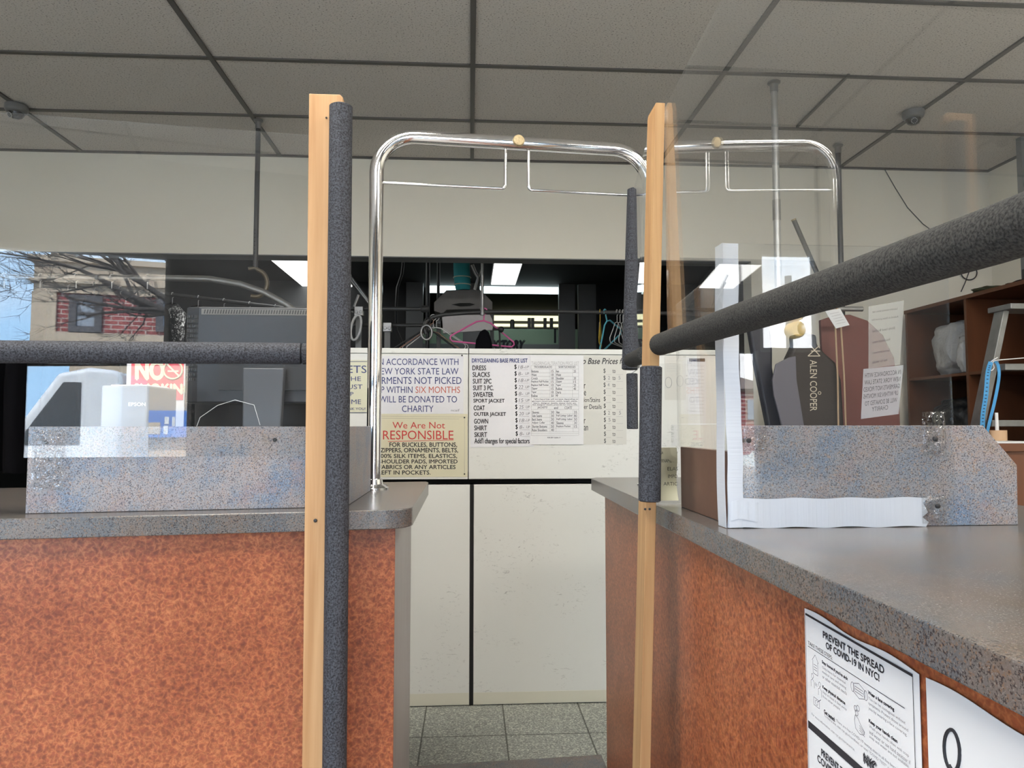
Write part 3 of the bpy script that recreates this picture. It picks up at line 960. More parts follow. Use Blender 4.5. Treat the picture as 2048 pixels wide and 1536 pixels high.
# ================================================================== signs and notices on the cabinets
YS = YC - .0065                              # faces of papers
YT = YS - .0012                              # ink
def board_px(name, x0, y0, x1, y1, m, label, cat='sign', Y=YS, th=.001, group=None, skew=0, bevel=0):
    t = thing(name, at((x0 + x1) / 2, y1, Y=Y), label, cat, group)
    pts = [at(x0, y1, Y=Y), at(x1, y1 + skew, Y=Y), at(x1, y0 + skew, Y=Y), at(x0, y0, Y=Y)]
    bm = NB(); slab(bm, pts, (0, th, 0)); obj('sheet' if th < .002 else 'plate', bm, m, t, bevel=bevel)
    return t
def letters(t, m, items, Y=YT, name='lettering', **k):
    bm = NB()
    for s, x0, y0, x1, y1 in items:
        ptext(bm, s, x0, y0, x1, y1, Y, **k)
    return obj(name, bm, m, t)
def rules(t, m, lines, Y=YT, w=.0012, name='ruled_line'):
    bm = NB()
    for x0, y0, x1, y1 in lines:
        a, b = at(x0, y0, Y=Y), at(x1, y1, Y=Y)
        d = (b - a).normalized(); n = Vector((-d.z, 0, d.x)) * w / 2
        bm.faces.new([bm.verts.new(v) for v in (a - n, b - n, b + n, a + n)])
    return obj(name, bm, m, t)

t = board_px('ticket_sign', 600, 720, 737, 826, M['cream2'], 'pale yellow tickets sign with navy lettering, left of the chrome leg', th=.003)
letters(t, M['navy'], [('TICKETS', 636, 731, 733, 746), ('FOR THE', 652, 753, 722, 762), ('MUST', 682, 769, 725, 778), ('UP', 690, 784, 707, 792), ('TIME', 688, 799, 722, 808), ('THANK YOU!', 680, 815, 731, 820)])
rules(t, M['navy'], [(606, 723, 734, 723), (606, 825, 734, 825)], w=.002)
t = board_px('law_notice', 738, 712, 927, 827, M['glossy_paper'], 'white notice about garments donated to charity, navy and red lettering')
letters(t, M['navy'], [('IN ACCORDANCE WITH', 754, 717, 917, 730), ('NEW YORK STATE LAW', 750, 736, 917, 749), ('GARMENTS NOT PICKED', 740, 754, 923, 768),
                       ('UP WITHIN', 752, 773, 825, 786), ('WILL BE DONATED TO', 758, 792, 914, 805), ('CHARITY', 804, 811, 867, 824)])
letters(t, M['redlt'], [('SIX MONTHS', 831, 773, 920, 786)], name='red_lettering')
letters(t, M['greyink'], [('ncaif', 902, 818, 919, 823)], name='small_print')
screw(t, at(924, 711, Y=YT), (0, -1, 0), .0035, 'pin')
t = board_px('responsibility_sign', 745, 828, 935, 954, M['cream'], 'cream metal sign headed We Are Not Responsible, below the law notice', th=.0015, Y=YS - .0005, bevel=.0004)
letters(t, M['red'], [('We Are Not', 785, 844, 890, 857), ('RESPONSIBLE', 766, 861, 907, 879)])
rules(t, M['red'], [(776, 883, 907, 880)], w=.0022)
letters(t, M['ink'], [('FOR BUCKLES, BUTTONS,', 779, 885, 914, 895), ('ZIPPERS, ORNAMENTS, BELTS,', 761, 896, 916, 906), ('100% SILK ITEMS, ELASTICS,', 757, 908, 914, 917),
                      ('SHOULDER PADS, IMPORTED', 758, 919, 915, 928), ('FABRICS OR ANY ARTICLES', 758, 930, 911, 938), ('LEFT IN POCKETS.', 757, 941, 861, 949)], name='black_lettering', bold=.0005)
rules(t, M['greyink'], [(749, 832, 929, 834), (929, 834, 929, 948), (749, 836, 918, 838)], w=.0008, name='border_line')
for px, py in ((929, 835), (929, 948)):
    screw(t, at(px, py, Y=YS - .0012), (0, -1, 0), .003)

# base price list and the papers over it
rows = ['DRESS', 'SLACKS', 'SUIT 2PC', 'SUIT 3 PC.', 'SWEATER', 'SPORT JACKET', 'COAT', 'OUTER JACKET', 'GOWN', 'SHIRT', 'SKIRT']
wid = [27, 34, 37, 41, 40, 62, 22, 64, 28, 25, 25]
prc = ['18-', '8-', '18-', '22', '8-', '15', '25', '20', '18-', '8-', '8-']
t = board_px('price_list', 941, 712, 1068, 895, M['glossy_paper'], 'white drycleaning base price list with handwritten prices', 'price list', skew=-2)
letters(t, M['navy'], [('DRYCLEANING BASE PRICE LIST', 944, 717, 1055, 725)], bold=.0005)
it, pr, un = [], [], []
for k, s in enumerate(rows):
    y = 731 + 13.35 * k
    x = 945 + .4 * k
    it.append((s, x, y, x + wid[k], y + 9.5))
    it.append(('$', 1029 + .25 * k, y - 2, 1033 + .25 * k, y + 8))
    pr.append((prc[k], 1036 + .3 * k, y - .5, 1036 + .3 * k + 4.6 * len(prc[k]), y + 6.5))
    pr.append(('UP', 1050 + .3 * k, y + .5, 1058 + .2 * k, y + 5.5))
    un.append((1035 + .3 * k, y + 8.4, 1056 + .3 * k, y + 8.2))
it.append(("Add'l charges for special factors", 949, 876, 1059, 890))
letters(t, M['ink'], it, bold=.0005)
letters(t, M['greyink'], pr, name='handwriting', shear=.15)
rules(t, M['greyink'], un, w=.0008)

t = board_px('surcharge_list', 1150, 712, 1253, 889, M['paper2'], 'price list of extra charges partly covered by the alteration list', 'price list', Y=YS + .0009, th=.0005)
letters(t, M['ink'], [('Added to Base Prices for', 1120, 716, 1256, 728)], shear=.3, Y=YS + .0003, bold=.0004)
it, un, hw = [], [], []
for k in range(11):
    y = 737 + 14 * k
    it += [('$', 1207 + .1 * k, y, 1211 + .1 * k, y + 10), ('to', 1225, y + 2, 1231, y + 9)]
    un += [(1212, y + 12, 1222, y + 12), (1233, y + 12, 1246, y + 12)]
for s, x0, y, x1 in (('ion/Stains', 1168, 795, 1200), ('er Details', 1168, 809, 1203), ('r', 1168, 768, 1171), ('r', 1168, 838, 1171), ('an', 1168, 852, 1176), ('e', 1168, 782, 1172)):
    it.append((s, x0, y, x1, y + 9))
for s, x, k in (('2', 1216, 1), ('5', 1237, 1), ('4', 1215, 2), ('5', 1217, 7), ('2', 1216, 6), ('5', 1238, 6)):
    hw.append((s, x, 738 + 14 * k, x + 4, 745 + 14 * k))
letters(t, M['ink'], it, Y=YS + .0003)
letters(t, M['greyink'], hw, Y=YS + .0003, name='handwriting')
rules(t, M['greyink'], un, Y=YS + .0003, w=.0007)

YA = YS - .0022
t = board_px('alteration_list', 1061, 711, 1167, 889, M['paper'], 'white tailoring alteration price table overlapping the base price list', 'price list', Y=YA, th=.0006)
YAT = YA - .0006
letters(t, M['dimgrey'], [('TAILORING/ALTERATION PRICE LIST', 1063, 723, 1158, 730)], Y=YAT, name='pale_heading')
Lr = ['Bottoms', 'Waist', 'Crotch', 'Replace Full Pocket', 'Replace Half Pocket', 'Zipper', 'Taper', 'Reline']
Rr = ['Hem', 'Waist', 'Shoulder', 'Zipper', 'Taper', 'Reline', 'Darts', 'up']
Lp = ['15', '18', '18', '15', '10', '15', '18', '50']
Rp = ['25', '', '20', '15', '20', '40', '', '']
it, ln = [], []
for k in range(8):
    y = 740 + 7.0 * k
    w0 = min(34, 2.0 * len(Lr[k])); w1 = min(30, 2.0 * len(Rr[k]))
    it += [(Lr[k], 1063, y, 1063 + w0, y + 5), (Lp[k], 1102, y, 1107, y + 5), (Rr[k], 1112, y, 1112 + w1, y + 5)]
    if Rp[k]:
        it.append((Rp[k], 1147, y, 1152, y + 5))
    ln.append((1062, y + 5.8, 1157, y + 5.8))
it += [('TROUSERS/SLACKS', 1068, 732, 1104, 736), ('SKIRTS/DRESSES', 1117, 732, 1151, 736), ('Tailoring prices will increase depending on', 1067, 797, 1156, 800), ('garment construction, width, length, plaids,', 1064, 801, 1155, 804),
       ('fabric, designer details, zipper style, etc.', 1067, 805, 1153, 808), ('See designer details price list for more info.', 1065, 808.5, 1155, 811),
       ("JACKETS'", 1075, 813, 1095, 818), ('and', 1108, 813, 1116, 818), ("COATS'", 1129, 813, 1144, 818)]
Lr = ['Sleeves', 'Side Seams', 'Back Seams', 'Adjust Collar', 'Shorten Bottoms', 'Raise Shoulders']
Rr = ['Hem', 'Full Lining- Labor', 'Half Lining- Labor', 'Sleeves', 'Replace Pocket', '']
Lp = ['30', '30', '30', '40', '50', '40']
Rp = ['35', '80', '50', '30', '15', '']
for k in range(6):
    y = 822 + 7.1 * k
    it += [(Lr[k], 1064, y, 1064 + 2.0 * len(Lr[k]), y + 5), (Lp[k], 1102, y, 1108, y + 5)]
    if Rr[k]:
        it += [(Rr[k], 1113, y, 1113 + min(32, 2.0 * len(Rr[k])), y + 5), (Rp[k], 1148, y, 1154, y + 5)]
    ln.append((1062, y + 5.9, 1157, y + 5.9))
it.append(('FOR DRY CLEAN. IT', 1095, 874, 1121, 876.5))
ln += [(1062, 731, 1157, 731), (1062, 738, 1157, 738), (1062, 812, 1157, 812), (1062, 819, 1157, 819), (1062, 867, 1157, 867), (1062, 871, 1157, 871),
       (1062, 731, 1063, 871), (1157, 731, 1157.5, 871), (1099, 738, 1099, 795), (1111, 731, 1111, 795), (1145, 738, 1145, 795), (1100, 819, 1100, 864), (1112, 819, 1112, 864), (1146, 819, 1146, 864)]
letters(t, M['greyink'], it, Y=YAT, bold=.0003)
rules(t, M['greyink'], ln, Y=YAT, w=.0006)

# papers on the cabinet further right, seen through the right screens
t = board_px('paper_notice', 1376, 716, 1412, 850, M['paper'], 'white form with a black header, seen through the right screen', 'notice')
rules(t, M['ink'], [(1378, 720, 1410, 720)], w=.014, name='header_bar')
rules(t, M['greyink'], [(1380, 732 + 7 * k, 1408, 732 + 7 * k) for k in range(15)], w=.0008)
t = board_px('paper_notice', 1330, 712, 1372, 800, M['paper2'], 'cream sheet with faint line drawings right of the pine post', 'notice')
bm = NB()
for cx, cy in ((1337, 765), (1360, 762)):
    c = at(cx, cy, Y=YT)
    tube(bm, arc(c, .014, 0, 2 * PI, 16, (1, 0, 0), (0, 0, 1.6))[:-1], .0007, 5, closed=True)
obj('line_drawing', bm, M['greyink'], t)
rules(t, M['dimgrey'], [(1333, 722 + 5 * k, 1362 - 5 * (k % 3), 722 + 5 * k) for k in range(5)], w=.0008)

# yellow sheet added in place of a sign's reflection in the narrow strip
t = thing('paper_notice', (.41, 1.527, TZ + .005), 'pale yellow sheet curling behind the short foam tube on the right post', 'notice')
x0, x1, z0, z1 = front_px(1310, 895, 1357, 1002, 1.527)
bm = NB(); sheet(bm, (x0, 1.528, max(z0, TZ + .002)), (x1 - x0, 0, 0), (0, 0, z1 - z0), 8, 8, lambda u, v: (-.006 * v * v, .012 * math.sin(v * 5) * u + .004, 0), .0005)
obj('sheet', bm, M['cream2'], t, smooth=60)
letters(t, M['ink'], [('ABLES, BU', 1322, 903, 1355, 910), ('ORNAMENTS,', 1318, 918, 1355, 926), ('ELAS', 1335, 934, 1356, 941), ('IMPO', 1336, 949, 1355, 956), ('ARTIC', 1327, 964, 1355, 971)], Y=1.5265)

# ================================================================== notices on the right counter front
XP = .4185
def poster(name, Yl, zt_, wd, ht, m, label):
    t = thing(name, (XP, Yl - wd / 2, zt_ - ht), label, 'poster')
    bm = NB(); sheet(bm, (XP, Yl, zt_ - ht), (0, -wd, 0), (0, 0, ht), 30, 30, lambda u, v: (-.0003 - .0002 * math.sin(u * 12), 0, (.0022 * math.sin(u * 10) * v - .002 * u)), .0004)
    obj('sheet', bm, m, t, smooth=60)
    return t
def pq(Yl, zt_):
    return lambda u, v: Vector((XP - .0012, Yl - u, zt_ - v))
PY, PZ = .8845, .8995
t = poster('health_poster', PY, PZ, .228, .29, M['paper'], 'white printed health poster taped to the right counter front')
Q = pq(PY, PZ)
def ln3(bm, Q, u0, v0, u1, v1, w):
    a, b = Q(u0, v0), Q(u1, v1)
    d = (b - a).normalized(); n = d.cross(Vector((1, 0, 0))) * w / 2
    bm.faces.new([bm.verts.new(x) for x in (a - n, b - n, b + n, a + n)])
def tx(bm, Q, s, u0, v0, u1, v1, **k):
    text(bm, s, Q(u0, v1), Q(u1, v1), Q(u0, v0), **k)
bm = NB()
tx(bm, Q, 'PREVENT THE SPREAD', .047, .0145, .172, .0222, bold=.0004)
tx(bm, Q, 'OF COVID-19 IN NYC!', .0535, .0252, .163, .0325, bold=.0004)
tx(bm, Q, 'TAKE THESE STEPS:', .0085, .0372, .068, .0416)
for s, u, v, wd in (("Stay home if you're sick", .043, .0495, .058), ('Keep physical distance', .043, .0785, .051), ('Wear a face covering', .1415, .049, .046), ('Keep your hands clean', .1415, .078, .050), ('Get tested:', .045, .1055, .025)):
    tx(bm, Q, s, u, v, u + wd, v + .0045, bold=.00025)
tx(bm, Q, 'PREVENT THE SPREAD OF', .036, .1545, .150, .1625, bold=.0004)
tx(bm, Q, 'COVID-19 IN NYC!', .026, .1655, .126, .1735, bold=.0004)
tx(bm, Q, 'NYC', .130, .1185, .153, .1275, bold=.0016)
obj('bold_lettering', bm, M['ink'], t)
bm = NB()
for s, u, v, wd in (('Only leave for essential', .043, .0560, .053), ('medical care and testing', .043, .0612, .054), ('or other essential needs', .043, .0664, .055),
                    ('Stay at least 6 feet away', .043, .0845, .054), ('from other people.', .043, .0897, .040),
                    ('You can be contagious without', .1415, .0550, .064), ('symptoms. Protect those around', .1415, .0602, .068), ('you by wearing a face covering.', .1415, .0654, .066),
                    ('Wash your hands often with soap', .1415, .0838, .068), ('and water or use hand sanitizer if', .1415, .0890, .070), ('soap and water are not available.', .1415, .0942, .068),
                    ('There are free COVID-19 testing sites in all five boroughs.', .073, .1055, .126), ('To find a site, visit nyc.gov/covidtest, or text "COVID TEST" to 855-48.', .045, .1108, .150), ('For more information, visit nyc.gov/coronavirus.', .014, .1215, .098)):
    tx(bm, Q, s, u, v, u + wd, v + .0038)
obj('small_print', bm, M['greyink'], t)
bm = NB()
ln3(bm, Q, .003, .006, .219, .0075, .0028); ln3(bm, Q, .003, .006, .003, .285, .0007); ln3(bm, Q, .219, .0075, .219, .285, .0008)
ln3(bm, Q, .008, .0437, .205, .0430, .0007)
ln3(bm, Q, .004, .139, .219, .139, .009)
obj('border_line', bm, M['ink'], t)
bm = NB()
def pl3(Q, pts, w=.0007, closed=False):
    q = pts + ([pts[0]] if closed else [])
    for a, b in zip(q, q[1:]):
        ln3(bm, Q, a[0], a[1], b[0], b[1], w)
def ell(u, v, a, b, n=12):
    return [(u + a * math.cos(2 * PI * k / n), v + b * math.sin(2 * PI * k / n)) for k in range(n)]
QQ = Q
Q = lambda u, v: QQ(u, v - .0070)
pl3(Q, [(.018, .0640), (.026, .0560), (.034, .0640)]); pl3(Q, [(.020, .0635), (.020, .0790), (.032, .0790), (.032, .0635)])
for k in range(3):
    pl3(Q, [(.022, .068 + .003 * k), (.030, .068 + .003 * k)])
pl3(Q, ell(.018, .0835, .0025, .0028), closed=True); pl3(Q, [(.014, .097), (.014, .090), (.018, .087), (.022, .090), (.022, .097)])
pl3(Q, ell(.036, .0875, .0025, .0028), closed=True); pl3(Q, [(.032, .101), (.032, .094), (.036, .091), (.040, .094), (.040, .101)])
tx(bm, Q, '6 ft', .024, .0885, .030, .0925)
pl3(Q, [(.020, .1075), (.034, .1075), (.034, .1165), (.020, .1165)], closed=True); pl3(Q, ell(.027, .112, .003, .003), closed=True); pl3(Q, [(.030, .110), (.038, .1045)], .001)
Q = lambda u, v: QQ(u + .0145, v - (.0122 if v < .08 else .0135))
pl3(Q, [(.098, .0640), (.109, .0605), (.120, .0640), (.120, .0730), (.109, .0765), (.098, .0730)], closed=True)
pl3(Q, ell(.096, .0685, .0035, .005), closed=True); pl3(Q, ell(.122, .0685, .0035, .005), closed=True)
for k in range(3):
    pl3(Q, [(.101, .066 + .0027 * k), (.117, .066 + .0027 * k)])
for c in ((.101, .091), (.106, .089), (.103, .095)):
    pl3(Q, ell(c[0], c[1], .003, .003, 8), closed=True)
pl3(Q, [(.098, .104), (.100, .098), (.106, .100), (.110, .104), (.118, .109), (.116, .113), (.108, .115), (.100, .112)], closed=True)
for k in range(3):
    pl3(Q, [(.108, .106 + .0025 * k), (.118, .110 + .002 * k)])
Q = QQ
obj('pictogram', bm, M['greyink'], t)

PY2, PZ2 = .6462, .897
t = poster('handwritten_poster', PY2, PZ2, .24, .29, M['paper'], 'blank white sheet with black marker loops, nearer than the health poster')
Q2 = pq(PY2, PZ2)
bm = NB()
c = Q2(.034, .050)
tube(bm, arc(c, .016, 0, 2 * PI, 24, (0, -.62, .35), (0, .1, 1.05))[:-1], .0016, 6, closed=True)
c = Q2(.066, .071)
tube(bm, arc(c, .012, 0, 1.6 * PI, 20, (0, -1, .2), (0, 0, 1.0)), .0016, 6)
tube(bm, [Q2(.030, .064), Q2(.040, .073), Q2(.046, .082), Q2(.040, .095)], .0016, 6)
obj('marker_strokes', bm, M['ink'], t, smooth=60)

# ================================================================== things on the left counter, behind the screen
M['ventband'] = mat('dusty_grey_plastic', (.13, .125, .115), .6)
mt = thing('computer_monitor', (-.56, 1.85, TZ), 'charcoal computer monitor seen from behind on the left worktop', 'monitor')
ym = 1.80
x0, x1, z0, z1 = front_px(360, 615, 655, 806, ym)
bm = NB()
prism(bm, [(x0, ym + .035), (x0 + .006, ym + .012), (x0 + .04, ym), (x1 - .04, ym), (x1 - .006, ym + .012), (x1, ym + .035), (x1, ym + .055), (x0, ym + .055)], z0, z1)
obj('housing', bm, M['screen'], mt, bevel=.004)
bm = NB()
for k in range(14):
    z = z1 - .022 - k * .012
    for j in range(7):
        box(bm, x0 + .011 + j * .0042, x0 + .0142 + j * .0042, ym + .0035 - .003, ym + .02, z - .007, z)
obj('side_grille', bm, M['black'], mt)
bm = NB()
for k in range(44):
    x = x0 + .052 + k * .0065
    slab(bm, [(x, ym - .0014, z1 - .018), (x + .003, ym - .0014, z1 - .018), (x + .005, ym - .0014, z1 - .008), (x + .002, ym - .0014, z1 - .008)], (0, .0004, 0))
obj('top_vent', bm, M['black'], mt)
bm = NB(); box(bm, x0 + .046, x1 - .046, ym - .0008, ym - .0002, z1 - .0205, z1 - .006); obj('vent_band', bm, M['ventband'], mt, label='dusty lighter vent band')
bm = NB(); x2, x3, z2, z3 = front_px(428, 730, 655, 780, ym - .005)
box(bm, x2 + .01, x1 - .04, ym - .006, ym - .0005, z2, z3); obj('port_cover', bm, M['black'], mt)
bm = NB()
n0, n1, _, nz = front_px(483, 736, 568, 850, ym - .03)
slab(bm, [(n0, ym - .03, nz), (n1, ym - .03, nz), (n1 - .008, ym - .045, TZ + .02), (n0 + .008, ym - .045, TZ + .02)], (0, .022, 0))
obj('neck', bm, M['screenlt'], mt, bevel=.003, label='grey stand neck')
bm = NB(); box(bm, n0 - .05, n1 + .05, ym - .075, ym + .10, TZ + .0005, TZ + .019); obj('foot', bm, M['screenlt'], mt, bevel=.004)
bm = NB(); p = at(400, 835, Y=1.74); q = at(470, 800, Y=1.74); r_ = at(508, 810, Y=1.74); s_ = at(520, 850, Y=1.75)
tube(bm, [p - Vector((.02, 0, .06)), p, (p + q) / 2 + Vector((0, 0, .008)), q, r_, s_], .0008, 6); obj('cable', bm, M['wire'], mt, smooth=60)

cc = thing('computer_case', (-.5, 1.98, TZ), 'black computer case lying behind the monitor stand on the left worktop', 'computer')
x0, x1, _, z1 = front_px(388, 772, 668, 845, 1.93)
bm = NB(); box(bm, x0, x1, 1.93, 2.08, TZ + .0005, z1); obj('housing', bm, M['black'], cc, bevel=.004)
bm = NB()
for k in range(9):
    box(bm, x0 + .02, x0 + .09, 1.9285, 1.9297, z1 - .02 - .008 * k, z1 - .016 - .008 * k)
obj('vent', bm, M['screen'], cc)
bm = NB(); box(bm, x1 - .075, x1 - .060, 1.9285, 1.9297, z1 - .045, z1 - .015); box(bm, x1 - .073, x1 - .062, 1.924, 1.9284, z1 - .040, z1 - .020); obj('connector', bm, M['screenlt'], cc)
pr = thing('receipt_printer', (-.82, 1.68, TZ), 'pale grey printer in front of the red sign, on the left worktop', 'printer')
x0, x1, _, z1 = front_px(200, 771, 295, 850, 1.62)
bm = NB(); box(bm, x0, x1, 1.62, 1.78, TZ + .0005, z1); obj('body', bm, M['printer'], pr, bevel=.004)
bm = NB(); a, b, c = at(257, 812, Y=1.6185), at(291, 812, Y=1.6185), at(257, 805, Y=1.6185); text(bm, 'EPSON', a, b, c, bold=.0003); obj('lettering', bm, M['white'], pr)
bm = NB(); box(bm, x0 + .01, x1 - .01, 1.64, 1.76, z1 - .004, z1 + .003); obj('lid', bm, M['white'], pr, bevel=.002)
bm = NB(); lathe(bm, [(.028, 0), (.028, .04), (.024, .046)], at(382, 852, Y=1.66) * 1.0 + Vector((0, 0, -.045)), 20, (0, 1, 0))
o = obj('roll_cover', bm, M['screenlt'], pr, smooth=40)

sg = thing('smoking_sign', (-.88, 1.93, TZ), 'red and white no smoking sign behind the grey printer', 'sign')
YN = 1.95
x0, x1, _, z1 = front_px(250, 700, 371, 850, YN)
zr_ = at(300, 800, Y=YN).z
bm = NB(); box(bm, x0, x1, YN + .0005, YN + .004, TZ + .0005, z1); obj('plate', bm, M['paper'], sg)
bm = NB(); box(bm, x0 + .012, x1 - .003, YN - .001, YN + .0003, zr_, z1 - .003); obj('red_field', bm, M['signred'], sg, label='red printed field')
bm = NB()
ptext(bm, 'NO', 272, 722, 328, 759, YN - .0022, bold=.003); ptext(bm, 'SMOKING', 268, 768, 384, 788, YN - .0022, bold=.002)
obj('lettering', bm, M['cream'], sg)
bm = NB(); c = at(364, 740, Y=YN - .003)
c.x = x1 - .030
tube(bm, arc(c, .024, 0, 2 * PI, 24, (1, 0, 0), (0, 0, 1))[:-1], .0028, 6, closed=True)
bar(bm, c + Vector((-.016, 0, .016)), c + Vector((.016, 0, -.016)), .004, .002, (0, 1, 0)); bar(bm, c + Vector((-.014, .001, -.003)), c + Vector((.014, .001, -.003)), .004, .001, (0, 1, 0))
obj('symbol', bm, M['cream'], sg, smooth=60)

# ================================================================== poles and pipes hung from the ceiling
def pole(name, px, y_top, Y, z0, r, m, label, flange=True):
    p = at(px, y_top, Y=Y)
    t = thing(name, (p.x, Y, CH), label, 'pole')
    bm = NB(); tube(bm, [(p.x, Y, CH - .006), (p.x, Y, z0)], r, 14); obj('pipe', bm, m, t, smooth=60)
    if flange:
        bm = NB(); lathe(bm, [(r * 1.9, 0), (r * 1.9, -.006), (r * 1.25, -.012), (r * 1.2, -.05)], (p.x, Y, CH - .0045), 18); obj('flange', bm, M['steel'], t, smooth=40)
    return t, p.x
t, x = pole('hanging_pole', 517, 237, 3.97, 1.99, .0135, M['darkpipe'], 'dark grey pole hung from the ceiling behind the left screen')
bm = NB()
for k in range(7):
    lathe(bm, [(.003, 0), (.003, .002)], (x - .002, 3.97 - .0135, 2.07 + .022 * k), 8, (0, -1, 0))
obj('adjusting_holes', bm, M['hole'], t)
bm = NB()
c = Vector((x + .005, 3.965, 1.905))
hk = [Vector((x - .035, 3.965, 1.985)), Vector((x, 3.965, 1.99))] + arc(c, .062, PI * .42, -PI * .62, 14, (1, 0, 0), (0, 0, 1.2))
tube(bm, hk, [.010] * 2 + [.012] * (len(hk) - 2), 10); obj('hook', bm, M['bronze'], t, smooth=60, label='worn bronze hook')
rp_ = [at(*q) for q in ()]
rail = thing('conveyor_rail', (-1.3, 3.97, 1.85), 'curved grey conveyor rail held by the bronze hook behind the left screen', 'rail')
pts = [at(200, 556, Y=4.02), at(335, 556, Y=4.0), at(420, 558, Y=3.98), at(480, 568, Y=3.97), at(530, 585, Y=3.96), at(575, 610, Y=3.95), at(615, 640, Y=3.94), at(650, 664, Y=3.94)]
bm = NB(); tube(bm, pts, .017, 12); obj('pipe', bm, M['steel'], rail, smooth=60)

t, gxp = pole('hanging_pole', 1547, 135, 3.37, 1.70, .0165, M['galv'], 'galvanised pole hung from the ceiling, nearer of the two on the right')
bm = NB(); lathe(bm, [(.019, 0), (.019, .10)], (gxp, 3.37, 2.13), 16); obj('coupling', bm, M['steel'], t, smooth=40)
t, x = pole('hanging_pole', 1675, 264, 4.13, 1.72, .0155, M['darkpipe'], 'dark pole hung from the ceiling behind the mirrored chrome arch')
a, b = at(1588, 441, Y=3.8), at(1640, 560, Y=3.8)
t = thing('leaning_tube', tuple(b), 'bent dark metal tube leaning behind the right screen', 'tube')
bm = NB(); tube(bm, [a, b, b + (b - a) * ((b.z - .012) / (a.z - b.z))], .013, 12); obj('tube', bm, M['darkpipe'], t, smooth=60)
bm = NB(); lathe(bm, [(.014, 0), (.014, .008)], a, 12, (a - b)); obj('end_ring', bm, M['brass'], t)
# rail with the garment bag, on the galvanised pole
ra = thing('garment_rail', (gxp, 3.37, 1.70), 'short steel rail at the foot of the galvanised pole', 'rail')
bm = NB(); tube(bm, [(gxp - .10, 3.37, 1.695), (gxp + .42, 3.37, 1.695)], .012, 12); obj('pipe', bm, M['steel'], ra, smooth=60)

# angle frame in the far right corner
fr = thing('angle_bracket', (3.03, 3.95, 1.95), 'greenish steel hanger post with a side arm in the far right corner', 'bracket')
xa = at(2042, 300, Y=3.95).x
bm = NB(); box(bm, xa - .014, xa + .034, 3.93, 3.935, 1.97, CH - .006); box(bm, xa - .014, xa - .009, 3.935, 3.97, 1.97, CH - .006); obj('post', bm, M['midgrey'], fr)
bm = NB(); a = at(1957, 264, Y=3.95); bar(bm, a, (xa + .03, 3.925, a.z + .10), .03, .012, (0, 0, 1)); obj('arm', bm, M['midgrey'], fr)
bm = NB(); lathe(bm, [(.028, 0), (.028, .05), (.018, .055), (.018, .14)], (xa - .005, 3.95, 1.895), 14); obj('clamp', bm, M['darkpipe'], fr, smooth=40)

# dome cameras
def dome(px, py, label, m):
    p = at(px, py, Z=CH - .006)
    t = thing('security_camera', (p.x, p.y, CH), label, 'security camera')
    bm = NB(); lathe(bm, [(.055, 0), (.055, -.022), (.050, -.034), (.040, -.042)], (p.x, p.y, CH - .0045), 28); obj('housing', bm, m, t, smooth=40)
    bm = NB(); lathe(bm, [(.038, -.036), (.036, -.050), (.028, -.064), (.014, -.072)], (p.x, p.y, CH - .0055), 24); d = obj('dome', bm, M['domeglass'], t, smooth=60)
    bm = NB(); lathe(bm, [(.016, 0), (.016, .006), (.010, .010)], (p.x - .012, p.y - .026, CH - .064), 16, (-.35, -.8, -.5)); l_ = obj('lens', bm, M['black'], t, smooth=40)
    bm = NB()
    ax = Vector((-.35, -.8, -.5)).normalized(); s = ax.orthogonal().normalized(); u = ax.cross(s)
    for k in range(10):
        a = 2 * PI * k / 10
        lathe(bm, [(.003, 0), (.003, .002)], Vector((p.x - .012, p.y - .026, CH - .064)) + ax * .006 + (s * math.cos(a) + u * math.sin(a)) * .0125, 6, ax)
    obj('led_ring', bm, M['white'], l_)
    return t
M['domegrey'] = mat('grey_camera_shell', (.16, .16, .16), .4)
dome(33, 212, 'dark dome security camera on the ceiling at far left', M['domegrey'])
dome(1826, 224, 'grey dome security camera on the ceiling seen through the right screen', M['domegrey'])
bm = NB(); pts = [at(px, py, Y=YB - .006) for px, py in ((1766, 333), (1790, 375), (1815, 415), (1846, 448), (1870, 466))]
tube(bm, pts, .003, 6); tag(obj('wall_cable', bm, M['darkpipe'], smooth=60), 'thin dark cable running down the beige back wall at right', 'cable')

# ================================================================== right hand side, behind the screens
from mathutils import noise as mnoise
_e = at(1931, 590, Y=3.87)
XS, XSB = _e.x, 3.46
sh = thing('shelving_unit', (2.98, 3.8, 0), 'mahogany shelving unit along the right wall, filled with bagged laundry', 'shelving')
for y in (4.42, 3.87, 3.10):
    bm = NB(); box(bm, XS, XSB - .012, y, y + .018, .0005, _e.z - .023); obj('divider', bm, M['shelf'], sh, bevel=.001)
bm = NB(); box(bm, XS - .004, XSB, 3.09, 4.445, _e.z - .022, _e.z); obj('top_board', bm, M['shelf'], sh, bevel=.001)
bm = NB(); box(bm, XSB - .010, XSB, 3.10, 4.438, .0005, _e.z - .023); obj('back_panel', bm, M['shelf'], sh)
ZM = at(1931, 744, Y=3.87).z
for z in (ZM - .017, .96, .5):
    for y0, y1 in ((3.889, 4.419), (3.119, 3.869)):
        bm = NB(); box(bm, XS + .004, XSB - .013, y0, y1, z, z + .017); obj('shelf_board', bm, M['shelf'], sh, bevel=.001)

